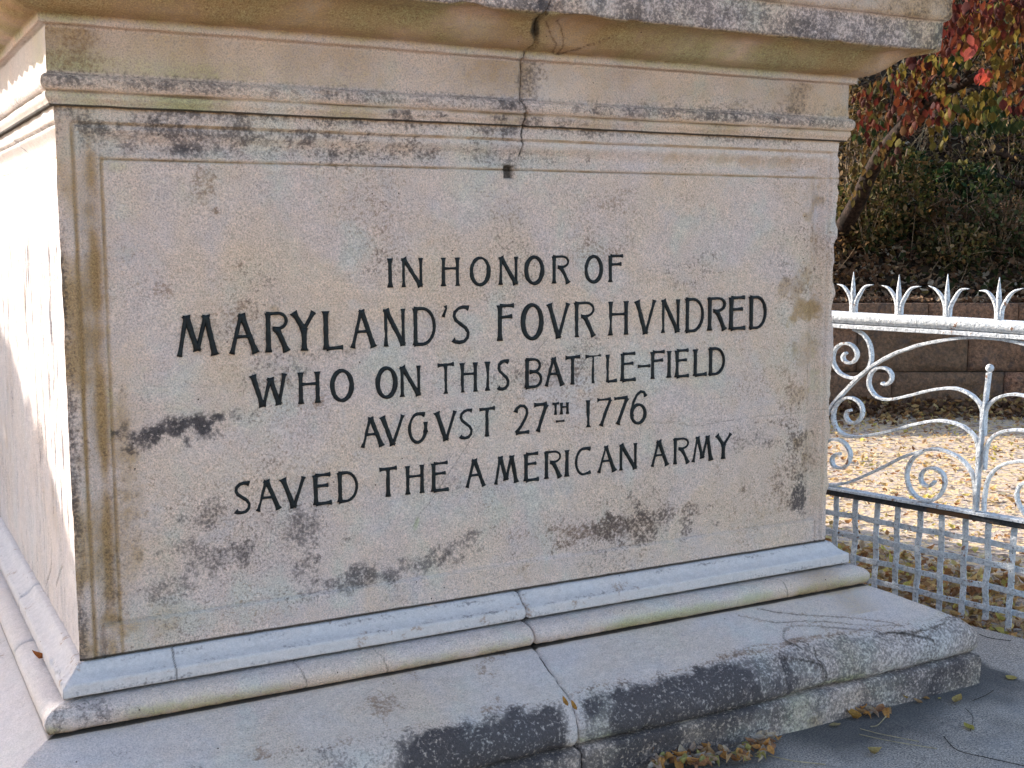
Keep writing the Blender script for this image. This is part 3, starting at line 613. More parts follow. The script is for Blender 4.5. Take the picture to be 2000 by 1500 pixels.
def bevel_box(name, lo, hi, mat, parent, bev=.01, seg=2, attrs=True, **props):
    bm = bmesh.new(); bmesh.ops.create_cube(bm, size=1)
    for v in bm.verts: v.co = Vector([(lo[i]+hi[i])/2+(hi[i]-lo[i])*v.co[i] for i in range(3)])
    bmesh.ops.bevel(bm, geom=bm.edges[:], offset=bev, segments=seg, affect='EDGES')
    me = bpy.data.meshes.new(name); bm.to_mesh(me); bm.free(); me.polygons.foreach_set('use_smooth', [False]*len(me.polygons))
    return obj(name, me, mat, parent, **props)
bevel_box('core_masonry', (.12, .12, .0), (W-.12, D-.12, B+.002), M_STONE, MON)
bevel_box('top_course', (-.255, -.255, B+1.841), (W+.255, D+.255, B+1.95), M_STONE, MON)
bevel_box('upper_plinth', (.25, .25, B+1.952), (W-.25, D-.25, B+2.6), M_STONE, MON, .03)
def lathe(name, prof, n, mat, parent, center, **props):
    V = []; F = []
    for r, z in prof:
        for k in range(n): a = 2*math.pi*k/n; V.append((center[0]+r*math.cos(a), center[1]+r*math.sin(a), z))
    for i in range(len(prof)-1):
        for k in range(n): F.append((i*n+k, i*n+(k+1) % n, (i+1)*n+(k+1) % n, (i+1)*n+k))
    V += [(center[0], center[1], prof[-1][1])]
    for k in range(n): F.append(((len(prof)-1)*n+k, (len(prof)-1)*n+(k+1) % n, len(V)-1))
    return obj(name, new_mesh(name, V, F), mat, parent, **props)
lathe('column_shaft', [(.60, B+2.602), (.64, B+2.64), (.64, B+2.68), (.52, B+2.72), (.50, B+3.0), (.44, B+6.4), (.5, B+6.45), (.62, B+6.9)], 48, M_STONE, MON, (W/2, D/2))

# ---------------------------------------------------------------- the inscription
def ell(cx, cy, rx, ry, a0, a1, n=18):
    return [(cx+rx*math.cos(math.radians(a0+(a1-a0)*k/n)), cy+ry*math.sin(math.radians(a0+(a1-a0)*k/n))) for k in range(n+1)]
GL_ = {  # strokes in a unit box: list of (points, width factor, flared ends)
 'I': [([(.5, 0), (.5, 1)], 1.1)],
 'N': [([(.05, 0), (.05, 1)], .85), ([(.05, 1), (.92, 0.02)], 1.15), ([(.93, .0), (.93, 1)], .8)],
 'H': [([(.07, 0), (.07, 1)], 1), ([(.93, 0), (.93, 1)], 1), ([(.07, .62), (.93, .62)], .6)],
 'O': [(ell(.5, .5, .45, .48, 90, 450, 34), .95)],
 'R': [([(.08, 0), (.08, 1)], 1), ([(.0, .98), (.5, .99)]+ell(.55, .795, .40, .195, 90, -90, 12)[0:]+[(.3, .60)], .65), ([(.48, .60), (.70, .35), (.95, 0)], 1.1)],
 'F': [([(.1, 0), (.1, 1)], 1.1), ([(.1, .985), (1, .985)], .7), ([(.1, .66), (.88, .68)], .7)],
 'M': [([(.24, 1), (.04, 0)], .8), ([(.24, 1), (.50, .13)], 1.15), ([(.50, .13), (.74, 1)], .85), ([(.74, 1), (.95, 0)], 1.15)],
 'A': [([(.43, 1), (.04, 0)], .8), ([(.43, 1), (.95, 0)], 1.15), ([(.2, .43), (.72, .43)], .6)],
 'Y': [([(.03, 1), (.5, .55)], 1.1), ([(.97, 1), (.5, .55)], .8), ([(.5, .58), (.5, 0)], 1.1)],
 'L': [([(.1, 1), (.1, 0)], 1.05), ([(.1, .02), (.98, .04)], .75)],
 'D': [([(.07, 0), (.07, 1)], 1), ([(.0, .98), (.3, .985)]+ell(.38, .5, .56, .485, 90, -90, 20)+[(.0, .02)], .75)],
 'S': [([(.92, .95), (.80, .975), (.6, .985), (.36, .955), (.16, .86), (.12, .74), (.22, .63), (.48, .52), (.76, .41), (.90, .28), (.86, .14), (.68, .04), (.42, .015), (.18, .04), (.06, .10)], .85)],
 'V': [([(.04, 1), (.5, 0)], 1.2), ([(.96, 1), (.5, 0)], .8)],
 'W': [([(.03, 1), (.30, 0)], 1.15), ([(.54, .88), (.32, 0)], .8), ([(.54, .88), (.78, .03)], 1.15), ([(.97, 1.0), (.78, .03)], .8)],
 'E': [([(.1, 0), (.1, 1)], 1.1), ([(.1, .985), (.95, .99)], .7), ([(.1, .62), (.82, .63)], .65), ([(.1, .02), (1, .03)], .75)],
 'T': [([(.5, 0), (.5, .98)], 1.0), ([(.02, .965), (.98, .985)], .75)],
 'B': [([(.08, 0), (.08, 1)], 1), ([(.0, .98), (.4, .985)]+ell(.5, .765, .36, .215, 90, -90, 12)+[(.25, .55)], .7), ([(.25, .55), (.45, .555)]+ell(.52, .28, .42, .265, 90, -90, 12)+[(.0, .02)], .75)],
 'G': [([(.88, .95), (.70, .985), (.5, .99)]+ell(.50, .5, .44, .485, 95, 350, 24), .85), ([(.93, .34), (.93, .70)], .85)],
 'C': [([(.98, .96), (.75, .99), (.55, .985)]+ell(.55, .5, .50, .485, 95, 270, 20)+[(.78, .04), (1, .08)], .85)],
 '2': [([(.06, .76), (.16, .90), (.40, .99), (.66, .97), (.84, .86), (.86, .70), (.72, .50), (.45, .26), (.10, .02)], .85), ([(.08, .02), (1, .03)], .75)],
 '7': [([(.03, .975), (.97, .985)], .8), ([(.95, .97), (.62, .5), (.30, 0)], 1.05)],
 '1': [([(.5, 0), (.5, 1)], 1.1)],
 '6': [([(.97, .98), (.86, 1.14), (.66, 1.17), (.42, 1.05), (.22, .80), (.10, .50), (.14, .25)], .85), (ell(.52, .33, .42, .35, 90, 450, 26), .85)],
 '-': [([(0, .5), (1, .5)], .9)],
 "'": [([(.5, .92), (.7, .70), (.35, .35), (.1, .05)], .9)],
}
def stroke_strip(pts, w, h, closed, V, F, rnd):
    P = np.array(pts, float); n = len(P)
    if not closed:                                   # subdivide so the waist and the flared feet show
        out = [P[0]]
        for a, b in zip(P[:-1], P[1:]):
            k = max(1, int(np.linalg.norm(b-a)/.007))
            for j in range(1, k+1): out.append(a+(b-a)*j/k)
        P = np.array(out); n = len(P)
    T = np.gradient(P, axis=0)
    if closed: T[0] = T[-1] = P[1]-P[-2]
    T /= np.linalg.norm(T, axis=1)[:, None]+1e-9; N = np.stack([-T[:, 1], T[:, 0]], 1)
    s = np.concatenate([[0], np.cumsum(np.linalg.norm(np.diff(P, axis=0), axis=1))]); L = s[-1]
    if closed: wf = .78+.5*np.abs(np.cos(np.arange(n)/(n-1)*2*math.pi-math.pi/2+.25))*.8
    else:
        e = np.minimum(s, L-s); wf = .86+.55*np.exp(-(e/.006)**1.2)
    wf = wf*(1+np.array([rnd.uniform(-.09, .09) for _ in range(n)]))
    b0 = len(V); prof = [(-.5, -.004), (-.48, h*.55), (-.22, h*.96), (.0, h*1.06), (.22, h*.96), (.48, h*.55), (.5, -.004)]
    m = len(prof)
    for i in range(n):
        for a, z in prof:
            q = P[i]+N[i]*a*w*wf[i]; V.append((q[0], -z*(1+rnd.uniform(-.08, .08) if z > 0 else 1), q[1]))
    for i in range(n-1):
        for j in range(m-1): F.append((b0+i*m+j, b0+(i+1)*m+j, b0+(i+1)*m+j+1, b0+i*m+j+1))
    if not closed:
        F.append(tuple(b0+j for j in range(m))); F.append(tuple(b0+(n-1)*m+j for j in range(m))[::-1])
LW = .0130
def add_letter(ch, u0, u1, vm, zb, zt, hi=None):
    xa = onY(u0, vm)[0]; xb = onY(u1, vm)[0]; wd = xb-xa; ht = zt-zb
    rnd = random.Random(hash((ch, int(u0*7))) & 0xffff if False else int(u0*7)+ord(ch)); V = []; F = []
    lw = LW*(ht/.085)**.5
    for k, st in enumerate(GL_[ch]):
        pts, wf = st
        ins = lw*.45
        q = [(xa+ins+(wd-2*ins)*p[0] if wd > 3*ins else (xa+xb)/2, zb+ht*p[1]) for p in pts]
        closed = math.dist(pts[0], pts[-1]) < 1e-6
        stroke_strip(q, lw*wf, .0048+.0004*k, closed, V, F, rnd)
    V = np.array(V); base = float(np.interp(0, [0, 1], [0, 1]))
    d = die_front_depth(np.array([(xa+xb)/2]), np.array([(zb+zt)/2-B]))[0]+.0012
    V[:, 1] += d
    c = np.array([(xa+xb)/2, d, zb])
    obj('letter', new_mesh('letter', V-c, F, True), M_LETTER, DIE, loc=c, label='raised dark character %s of the inscription' % (ch if ch.isalnum() else {"'": 'apostrophe', '-': 'hyphen'}[ch]))
LINES = [
 (.866, .942, (562, 551, 765, 1195), "IN HONOR OF", [(759, 770), (785, 831), (863, 902), (918, 963), (976, 1017), (1026, 1068), (1080, 1118), (1143, 1183), (1190, 1223)]),
 (.712, .810, (699, 640.5, 348, 1468), "MARYLAND'S FOVR HVNDRED", [(343, 430), (447, 509), (518.5, 569), (570.6, 622), (631, 677), (684.5, 739), (750, 797), (807, 858), None, (881.5, 925), (972.6, 1010.5), (1019, 1066.7), (1070.6, 1118), (1123, 1168), (1190, 1232.6), (1242.5, 1286.8), (1294, 1334), (1341, 1382), (1385, 1424.7), (1427, 1462.7), (1467, 1504.6)]),
 (.5765, .657, (796.6, 730.6, 515.5, 1391.7), "WHO ON THIS BATTLE-FIELD", [(490, 565), (583, 629.5), (645, 695.5), (734.5, 781), (782.5, 827), (853, 893.5), (900, 937), (952, 958.6), (971, 1001.6), (1027, 1065.7), (1066, 1107), (1103.6, 1140), (1142.6, 1180), (1184.5, 1212), (1213.5, 1248), (1247.5, 1276), (1273, 1304), (1306.6, 1315), (1320.8, 1352), (1357, 1387.7), (1387.7, 1423)]),
 (.449, .528, (876, 835.3, 709, 1152.5), "AVGVST 27 1776", [(704.5, 754), (743.5, 795.4), (796.6, 840.4), (850.6, 897), (896.5, 930), (934.6, 973.6), (1005, 1040), (1042.6, 1075), (1147.5, 1156.7), (1165.6, 1200), (1198.6, 1232.6), (1231, 1268.6)]),
 (.311, .3885, (1006, 897, 458.5, 1418.8), "SAVED THE AMERICAN ARMY", [(455, 496), (499, 552.4), (549, 602), (611.5, 653.5), (660, 705.4), (739, 782), (793, 833), (843, 882), (910, 953.5), (966, 1017), (1024.7, 1058.4), (1065, 1102), (1106, 1115.5), (1124, 1160), (1169, 1208.6), (1212, 1250), (1273.6, 1311.5), (1317.5, 1352), (1353.8, 1398), (1400, 1434.6)]),
]
for zb, zt, (va, vb, ua, ub), text, spans in LINES:
    chars = text.replace(' ', '')
    for ch, sp in zip(chars, spans):
        if ch == "'":
            add_letter("'", 865, 880, 590, .782+B, .817+B); continue
        um = (sp[0]+sp[1])/2; vm = va+(vb-va)*(um-ua)/(ub-ua)-38
        if ch == '-': add_letter('-', sp[0], sp[1], vm, .595+B, .638+B); continue
        add_letter(ch, sp[0], sp[1], vm, zb+B, zt+B)
add_letter('T', 1080, 1097, 798, .4935+B, .5265+B); add_letter('H', 1097, 1115, 797, .4935+B, .5265+B); add_letter('-', 1087.5, 1107, 818, .464+B, .484+B)

# ---------------------------------------------------------------- the iron fence
def onF(u, v):
    r = ray(u, v); t = (FN[:2] @ (FP0[:2]-CAM[:2]))/(FN[:2] @ r[:2]); Q = CAM+t*r; return (float((Q[:2]-FP0[:2]) @ FD[:2]), float(Q[2]))
FENCE = thing('iron_fence', 'white painted wrought iron fence of scrolls, spikes and woven straps beside the pedestal', 'fence', tuple(FP0))
def fpt(t, z, n=0.0): return FD*t+FN*n+np.array([0, 0, z-GL])           # local to the fence
TC, TL, TR_ = .05, .80, -.72
def tube(path, r, seg=10, close=True):
    P = np.array(path, float); n = len(P); T = np.gradient(P, axis=0); T /= np.linalg.norm(T, axis=1)[:, None]+1e-9
    V = []; F = []; ref = np.array([0, 0, 1.]) if abs(T[0][2]) < .9 else np.array([1., 0, 0])
    for i in range(n):
        a = np.cross(T[i], ref); a /= np.linalg.norm(a)+1e-9; b = np.cross(a, T[i]); ri = r[i] if hasattr(r, '__len__') else r
        for k in range(seg): q = 2*math.pi*k/seg; V.append(P[i]+(a*math.cos(q)+b*math.sin(q))*ri)
    for i in range(n-1):
        for k in range(seg): F.append((i*seg+k, i*seg+(k+1) % seg, (i+1)*seg+(k+1) % seg, (i+1)*seg+k))
    if close: F.append(tuple(range(seg))[::-1]); F.append(tuple((n-1)*seg+k for k in range(seg)))
    return V, F
def band(path_tz, th, dep, off=0.0, taper_end=False, offs=None):
    """flat bar bent along a path in the fence plane: th in the plane, dep across it"""
    P = np.array(path_tz, float); n = len(P); T = np.gradient(P, axis=0); T /= np.linalg.norm(T, axis=1)[:, None]+1e-9; N = np.stack([-T[:, 1], T[:, 0]], 1)
    V = []; F = []
    for i in range(n):
        o = off+(offs[i] if offs is not None else 0)
        w = th/2*(1+.06*math.sin(i*1.7)); c = .22
        for a, b in ((-1, -1+c), (-1, 1-c), (-1+c*1.2, 1), (1-c*1.2, 1), (1, 1-c), (1, -1+c), (1-c*1.2, -1), (-1+c*1.2, -1)):
            q = P[i]+N[i]*a*w; V.append(fpt(q[0], q[1], o+b*dep/2))
    for i in range(n-1):
        for k in range(8): F.append((i*8+k, i*8+(k+1) % 8, (i+1)*8+(k+1) % 8, (i+1)*8+k))
    F.append(tuple(range(8))[::-1]); F.append(tuple((n-1)*8+k for k in range(8)))
    return V, F
def fence_part(name, VF, mat=None, parent=None, smooth=False, **p): 
    return obj(name, new_mesh(name, VF[0], VF[1], smooth), mat or M_PAINT, parent or FENCE, **p)
def P_(pts): return [onF(u, v) for u, v in pts]
def sm(pts, n=6): return curve([tuple(p) for p in pts], n)
def mir(path): return [(2*TC-t+.02*(z-.35)*0, z) for t, z in path]
# rails
ts = np.linspace(TL, TR_, 60)
fence_part('handrail', tube([fpt(t, 1.079+.0015*math.sin(t*9)) for t in ts], .027, 14), smooth=True)
fence_part('upper_rail', band([(t, 1.042+.001*math.sin(t*7)) for t in ts], .018, .052))
fence_part('lower_rail', band([(t, .319) for t in ts], .013, .052), M_PAINT)
fence_part('lower_rail', band([(t, .300) for t in ts[::4]], .022, .040), M_DARKBAR, label='dark underside bar of the lower rail')  # dark-coloured underside of the white rail
# spikes
for k, t0 in enumerate([.651-.2145*i for i in range(-0, 7)]+[.651+.14]):
    if k == 7: continue
    parts = []; rn = random.Random(k); V = []; F = []
    lean = -.012
    hz = 1.275+rn.uniform(-.006, .004)
    for pth, r0 in (([(0, 1.10), (0.003, 1.16), (.005, 1.21), (.008+lean*.2, hz)], [.0125, .0115, .009, .001]),
                    ([(-.008, 1.10), (-.010, 1.145), (-.024-.004*rn.random(), 1.18), (-.052, 1.215), (-.088-rn.uniform(0, .01), 1.232+rn.uniform(-.012, .006))], [.0105, .0105, .009, .0065, .001]),
                    ([(.008, 1.10), (.010, 1.145), (.024, 1.18), (.052, 1.212), (.080+rn.uniform(0, .01), 1.224+rn.uniform(-.01, .01))], [.0105, .0105, .009, .0065, .001])):
        c = curve([(a, b, r) for (a, b), r in zip(pth, r0)], 5)
        v, f = tube([fpt(t0+a, b) for a, b, r in c], [max(r, .001) for a, b, r in c], 8); f = [tuple(i+len(V) for i in q) for q in f]; V += v; F += f
    fence_part('spike', (V, F), smooth=True)
# scrolls traced from the photograph onto the fence plane
SC = {
 'A': [(1668, 643), (1685, 652), (1697, 668), (1702, 688), (1701, 708), (1690, 727), (1668, 738), (1648, 733), (1635, 722), (1627, 704), (1630, 685), (1642, 673), (1656, 671), (1668, 678), (1674.5, 692), (1669, 705), (1659, 709), (1649, 704), (1647, 695), (1653, 689)],
 'B': [(1612, 815), (1629, 788), (1655, 760), (1680, 735), (1708, 713), (1745, 692), (1775, 681), (1800, 673), (1853, 663), (1893, 659), (1933, 660), (1967, 665), (2000, 673), (2035, 684), (2070, 700), (2105, 722)],
 'D': [(1723, 748), (1731, 751), (1740, 744), (1742, 733), (1735, 722), (1722, 718), (1708, 722), (1699, 735), (1698, 752), (1706, 768), (1720, 778), (1740, 780), (1775, 773), (1810, 764), (1840, 759), (1868, 759), (1892, 768), (1909, 782), (1918, 798), (1919, 815), (1917, 850)],
 'C': [(1662, 801), (1655, 804), (1653, 815), (1661, 825), (1672, 825), (1682, 816), (1685, 803), (1681, 789), (1669, 779), (1654, 777), (1640, 784), (1631, 797), (1628, 815), (1632, 832), (1643, 845), (1660, 852), (1685, 852), (1715, 847), (1750, 839), (1790, 828), (1825, 822), (1850, 823), (1875, 830), (1893, 841), (1906, 857), (1911, 878), (1910, 915)],
 'E': [(1606, 880), (1614, 864), (1628, 858), (1641, 860), (1653, 869), (1661, 885), (1659, 899), (1652, 910), (1640, 914), (1629, 910), (1625, 898), (1631, 888), (1641, 887)],
 'F': [(1600, 943), (1622, 947), (1645, 945), (1668, 938), (1700, 924), (1735, 907), (1765, 892), (1800, 881), (1825, 877), (1850, 882), (1875, 895), (1893, 914), (1903, 938), (1905, 972), (1904, 996)],
 'G': [(1800, 884), (1786, 893), (1776, 909), (1772, 930), (1777, 952), (1790, 969), (1808, 978), (1825, 976), (1839, 963), (1846, 945), (1843, 927), (1832, 917), (1817, 914), (1805, 919), (1799, 932), (1802, 943), (1812, 949), (1821, 946), (1826, 940)],
}
TH, DP = .0115, .030
for k, pts in SC.items():
    c = sm(P_(pts), 5)
    if k == 'B': c = [q for q in c if q[0] > TC+.01]; c = c+mir(c)[::-1]
    th = .0135 if k == 'B' else TH
    fence_part('scroll', band(c, th, DP, off=.002 if k in 'BG' else 0))
    if k != 'B': fence_part('scroll', band(mir(c), th, DP, off=.002 if k in 'BG' else 0))
fence_part('stem', band([(TC+.012, .33), (TC+.010, .5), (TC, .7), (TC-.012, .86), (TC-.014, .892)][::1], .013, .034, off=.003))
bt = onF(1934, 719)
def uv_ball(c, r, n=14, m=9):
    V = []; F = []
    for i in range(m+1):
        ph = math.pi*i/m
        for k in range(n): a = 2*math.pi*k/n; V.append((c[0]+r*math.sin(ph)*math.cos(a), c[1]+r*math.sin(ph)*math.sin(a), c[2]+r*math.cos(ph)))
    for i in range(m):
        for k in range(n): F.append((i*n+k, (i+1)*n+k, (i+1)*n+(k+1) % n, i*n+(k+1) % n))
    return V, F
fence_part('ball_finial', uv_ball(fpt(bt[0], bt[1], .003), .0165), smooth=True)
# woven straps
rows = [.207, .121, .0245, -.062]; cols = [.706-.1*(i) for i in range(0, 15)]
for j, z in enumerate(rows):
    tt = np.linspace(TL-.01, TR_+.01, 150)
    off = [.0042*math.cos(math.pi*((t-.706)/.1+j)) for t in tt]
    fence_part('horizontal_strap', band([(t, z+.0022*math.sin(t*13+j)) for t in tt], .0235, .0045, offs=off))
for i, t0 in enumerate(cols):
    zz = np.linspace(.308, GL+.0, 60); rn = random.Random(i); sh = rn.uniform(-.004, .004)
    def offz(z):
        # opposite phase to the row straps at each crossing
        k = np.interp(z, rows[::-1], [3, 2, 1, 0]); return -.0042*math.cos(math.pi*(i+k))
    fence_part('vertical_strap', band([(t0+sh*(z-.3)*8*.3+.0015*math.sin(z*30+i), z) for z in zz], .0255, .0045, off=.0, offs=[offz(z) for z in zz]))
fence_part('post', band([(TL+.02, 1.20), (TL+.02, GL)], .04, .04)); fence_part('post', band([(TR_-.02, 1.20), (TR_-.02, GL)], .04, .04))
fence_part('ball_finial', uv_ball(fpt(TL+.02, 1.225), .034), smooth=True); fence_part('ball_finial', uv_ball(fpt(TR_-.02, 1.225), .034), smooth=True)

# ---------------------------------------------------------------- the retaining wall
WF, WT = 10.9, .815                # distance ahead, height of its top
WALL = thing('retaining_wall', 'low brown rough stone retaining wall along the foot of the hill', 'wall', tuple(rf(3, WF, GL)))
def wall_block(r0, r1, z0, z1, proud, rough, rnd, name='stone'):
    nx, nz = max(6, int((r1-r0)/.05)), max(3, int((z1-z0)/.045)); 
    R, Z = np.meshgrid(np.linspace(r0+.004, r1-.004, nx), np.linspace(z0+.004, z1-.004, nz), indexing='ij'); R = R.ravel(); Z = Z.ravel()
    P = np.stack([R, R*0, Z], 1); ed = np.minimum(np.minimum(R-r0, r1-R), np.minimum(Z-z0, z1-Z))
    dep = proud+((fbm(P, 4.5, rnd.randint(0, 99))-.35)*rough+(fbm(P, 16, 3)-.5)*rough*.7)*sstep(0, .05, ed)
    V = [rf(a, WF-d, z) for a, z, d in zip(R, Z, dep)]
    i = np.arange(nx-1)[:, None]*nz+np.arange(nz-1)[None, :]; F = [tuple(x) for x in np.stack([i, i+nz, i+nz+1, i+1], -1).reshape(-1, 4)]
    b = len(V)
    for a, z in ((r0+.004, z0+.004), (r1-.004, z0+.004), (r1-.004, z1-.004), (r0+.004, z1-.004)): V.append(rf(a, WF+.30, z))
    c0, c1, c2, c3 = 0, (nx-1)*nz, (nx-1)*nz+nz-1, nz-1
    bot = [k*nz for k in range(nx)]; top = [k*nz+nz-1 for k in range(nx)]; lf = list(range(nz)); rt = [(nx-1)*nz+k for k in range(nz)]
    F += [tuple(bot[::-1]+[b, b+1]), tuple(top+[b+2, b+3]), tuple(lf+[b+3, b]), tuple(rt[::-1]+[b+1, b+2])]
    base = rf(3, WF, GL); V = np.array(V)-base
    me = new_mesh(name, V, F, True); me.polygons.foreach_set('use_smooth', [True]*((nx-1)*(nz-1))+[False]*4)
    obj(name, me, M_WALL, WALL)
rnd = random.Random(5)
mpx = WF/FPX
def r_of(u): return (u-1000)*mpx
for (z0, z1, js_, proud, rough) in ((WT-.20, WT, [1180, 1400, 1575, 1810, 1985, 2240, 2500], .055, .06), (WT-.62, WT-.20, [1060, 1270, 1468, 1675, 1893, 2120, 2330, 2560], .02, .12),
                                    (GL-.05, WT-.62, [1150, 1330, 1545, 1745, 1965, 2190, 2400, 2600], .035, .13)):
    for a, b in zip(js_[:-1], js_[1:]): wall_block(r_of(a), r_of(b), z0, z1, proud, rough, rnd)
def wbox(r0, r1, f0, f1, z0, z1):
    V = [rf(r, f, z) for z in (z0, z1) for r, f in ((r0, f0), (r1, f0), (r1, f1), (r0, f1))]
    return V, [(0, 3, 2, 1), (4, 5, 6, 7), (0, 1, 5, 4), (1, 2, 6, 5), (2, 3, 7, 6), (3, 0, 4, 7)]
v, f = wbox(-14, 14, WF+.02, WF+.34, GL-.06, WT-.03); obj('mortar_core', new_mesh('mortar_core', np.array(v)-rf(3, WF, GL), f, False), M_MORTAR, WALL)

# ---------------------------------------------------------------- the hill behind
def hill_z(r, f):
    base = WT-.06+np.clip(f-WF-.3, 0, None)*.60
    base = np.minimum(base, 6.5+0*base)
    P = np.stack([r, f, r*0], 1); base = base+(fbm(P, .5, 3)-.5)*.7*sstep(0, 1.2, f-WF-.3)+(fbm(P, 1.7, 6)-.5)*.25*sstep(0, .6, f-WF-.3)
    hol = np.exp(-((r-5.3)/.75)**2-((f-13.6)/.6)**2)*.5; return base-hol
def hill():
    n1, n2 = 150, 110; rr = np.linspace(-22, 26, n1); ff = WF+.3+(np.linspace(0, 1, n2)**1.5)*50
    R, F_ = np.meshgrid(rr, ff, indexing='ij'); R = R.ravel(); F_ = F_.ravel(); z = hill_z(R, F_)
    V = CAM[None, :]+R[:, None]*RGT+F_[:, None]*FWD; V[:, 2] = z
    i = np.arange(n1-1)[:, None]*n2+np.arange(n2-1)[None, :]; F = np.stack([i, i+n2, i+n2+1, i+1], -1).reshape(-1, 4)
    obj('hillside', new_mesh('hillside', V, F), M_SOIL, kind='structure')
hill()

# ---------------------------------------------------------------- leaves
# leaf template: 4 x 3 grid, ovate, folded and curled; unit length along y
def leaf_template(curl=.25, fold=.3, wid=.62, seed=0):
    ys = [0, .22, .5, .78, 1.0]; ws = [.04, .36, .5, .30, .02]; V = []
    rn = random.Random(seed)
    for y, w in zip(ys, ws):
        z = curl*(y-.4)**2*1.3+rn.uniform(-.03, .03)
        for a in (-1, 0, 1): V.append((a*w*wid, y-.5, z+abs(a)*fold*w+rn.uniform(-.02, .02)))
    F = []
    for i in range(4):
        for k in range(2): F.append((i*3+k, i*3+k+1, i*3+k+4, i*3+k+3))
    return np.array(V), np.array(F)
TEMPL = [leaf_template(c, f, w, s) for s, (c, f, w) in enumerate(((.3, .3, .62), (.8, .5, .6), (-.5, .4, .7), (1.4, .8, .6), (.1, .15, .75), (-.9, .6, .55)))]
def rot_mats(yaw, pitch, roll):
    cy, sy, cp, sp, cr, sr = np.cos(yaw), np.sin(yaw), np.cos(pitch), np.sin(pitch), np.cos(roll), np.sin(roll)
    z = np.zeros_like(yaw); o = np.ones_like(yaw)
    Rz = np.stack([np.stack([cy, -sy, z], 1), np.stack([sy, cy, z], 1), np.stack([z, z, o], 1)], 1)
    Rx = np.stack([np.stack([o, z, z], 1), np.stack([z, cp, -sp], 1), np.stack([z, sp, cp], 1)], 1)
    Ry = np.stack([np.stack([cr, z, sr], 1), np.stack([z, o, z], 1), np.stack([-sr, z, cr], 1)], 1)
    return Rz @ Rx @ Ry
def leaf_cloud(name, P, size, yaw, pitch, roll, cols, parent=None, **props):
    n = len(P); R = rot_mats(yaw, pitch, roll); VV = []; FF = []; CC = []; off = 0
    tid = RS.randint(0, len(TEMPL), n)
    for k, (tv, tf) in enumerate(TEMPL):
        s = np.where(tid == k)[0]
        if not len(s): continue
        v = np.einsum('nij,mj->nmi', R[s], tv)*size[s][:, None, None]+P[s][:, None, :]
        m = len(tv); VV.append(v.reshape(-1, 3)); FF.append((tf[None]+(np.arange(len(s))*m)[:, None, None]+off).reshape(-1, 4)); CC.append(np.repeat(cols[s], m, 0)); off += m*len(s)
    me = new_mesh(name, np.vstack(VV), np.vstack(FF), True, {'col': np.vstack(CC)})
    return obj(name, me, M_LEAF, parent, **props)
def pick(pal, n, var=.25):
    pal = np.array(pal); c = pal[RS.randint(0, len(pal), n)]*(1+RS.uniform(-var, var, (n, 1))); return np.clip(c, 0, 1)
DRY = [(.55, .33, .13), (.62, .42, .18), (.42, .21, .08), (.52, .32, .17), (.66, .50, .20), (.30, .14, .06), (.58, .42, .27), (.64, .52, .14)]
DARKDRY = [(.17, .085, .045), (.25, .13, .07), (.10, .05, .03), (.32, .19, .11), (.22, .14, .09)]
def U(a, b, n): return RS.uniform(a, b, n)
# litter on the gravel path, thinning to either side
n = 19000; r = U(-6, 9, n); f_ = U(3.6, WF-.1, n); P = np.array([rf(a, b, GL) for a, b in zip(r, f_)])
keep = ~((P[:, 0] < edge_pt(0)[0]-.26*(P[:, 1]-E0[1])+.02) & (P[:, 0] > -1.7) & (P[:, 1] < 4.2)); P = P[keep]; n = len(P); P[:, 2] += U(.004, .02, n)
leaf_cloud('path_leaf_litter', P, U(.022, .052, n), U(0, 6.3, n), U(-.35, .35, n), U(-.4, .4, n), pick(DRY+[(.74, .60, .34), (.72, .62, .42), (.70, .52, .26)], n), kind='stuff', label='yellow and brown leaf litter scattered over the gravel path', category='leaf litter')
# thick drift at the wall's foot
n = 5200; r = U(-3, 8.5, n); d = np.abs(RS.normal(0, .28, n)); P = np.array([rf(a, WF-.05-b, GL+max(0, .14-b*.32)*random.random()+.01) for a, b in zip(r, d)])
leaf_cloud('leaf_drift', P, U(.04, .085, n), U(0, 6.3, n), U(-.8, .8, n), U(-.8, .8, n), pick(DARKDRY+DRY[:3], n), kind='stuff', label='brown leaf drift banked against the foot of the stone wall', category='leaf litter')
# strip between pavement and fence: a thick rug of leaves
n = 2600; t_ = U(-1.0, 1.6, n); w_ = U(-.30, .75, n); P = np.array([FP0+FD*a-FN*b for a, b in zip(t_, w_)]); P[:, 2] = GL+U(.004, .04, n)
keep = (P-E0) @ (-FN) > .02; P = P[keep]; n = len(P)
leaf_cloud('fence_leaf_rug', P, U(.035, .06, n), U(0, 6.3, n), U(-.6, .6, n), U(-.6, .6, n), pick(DRY, n), kind='stuff', label='dense dry leaves gathered along the foot of the white fence', category='leaf litter')
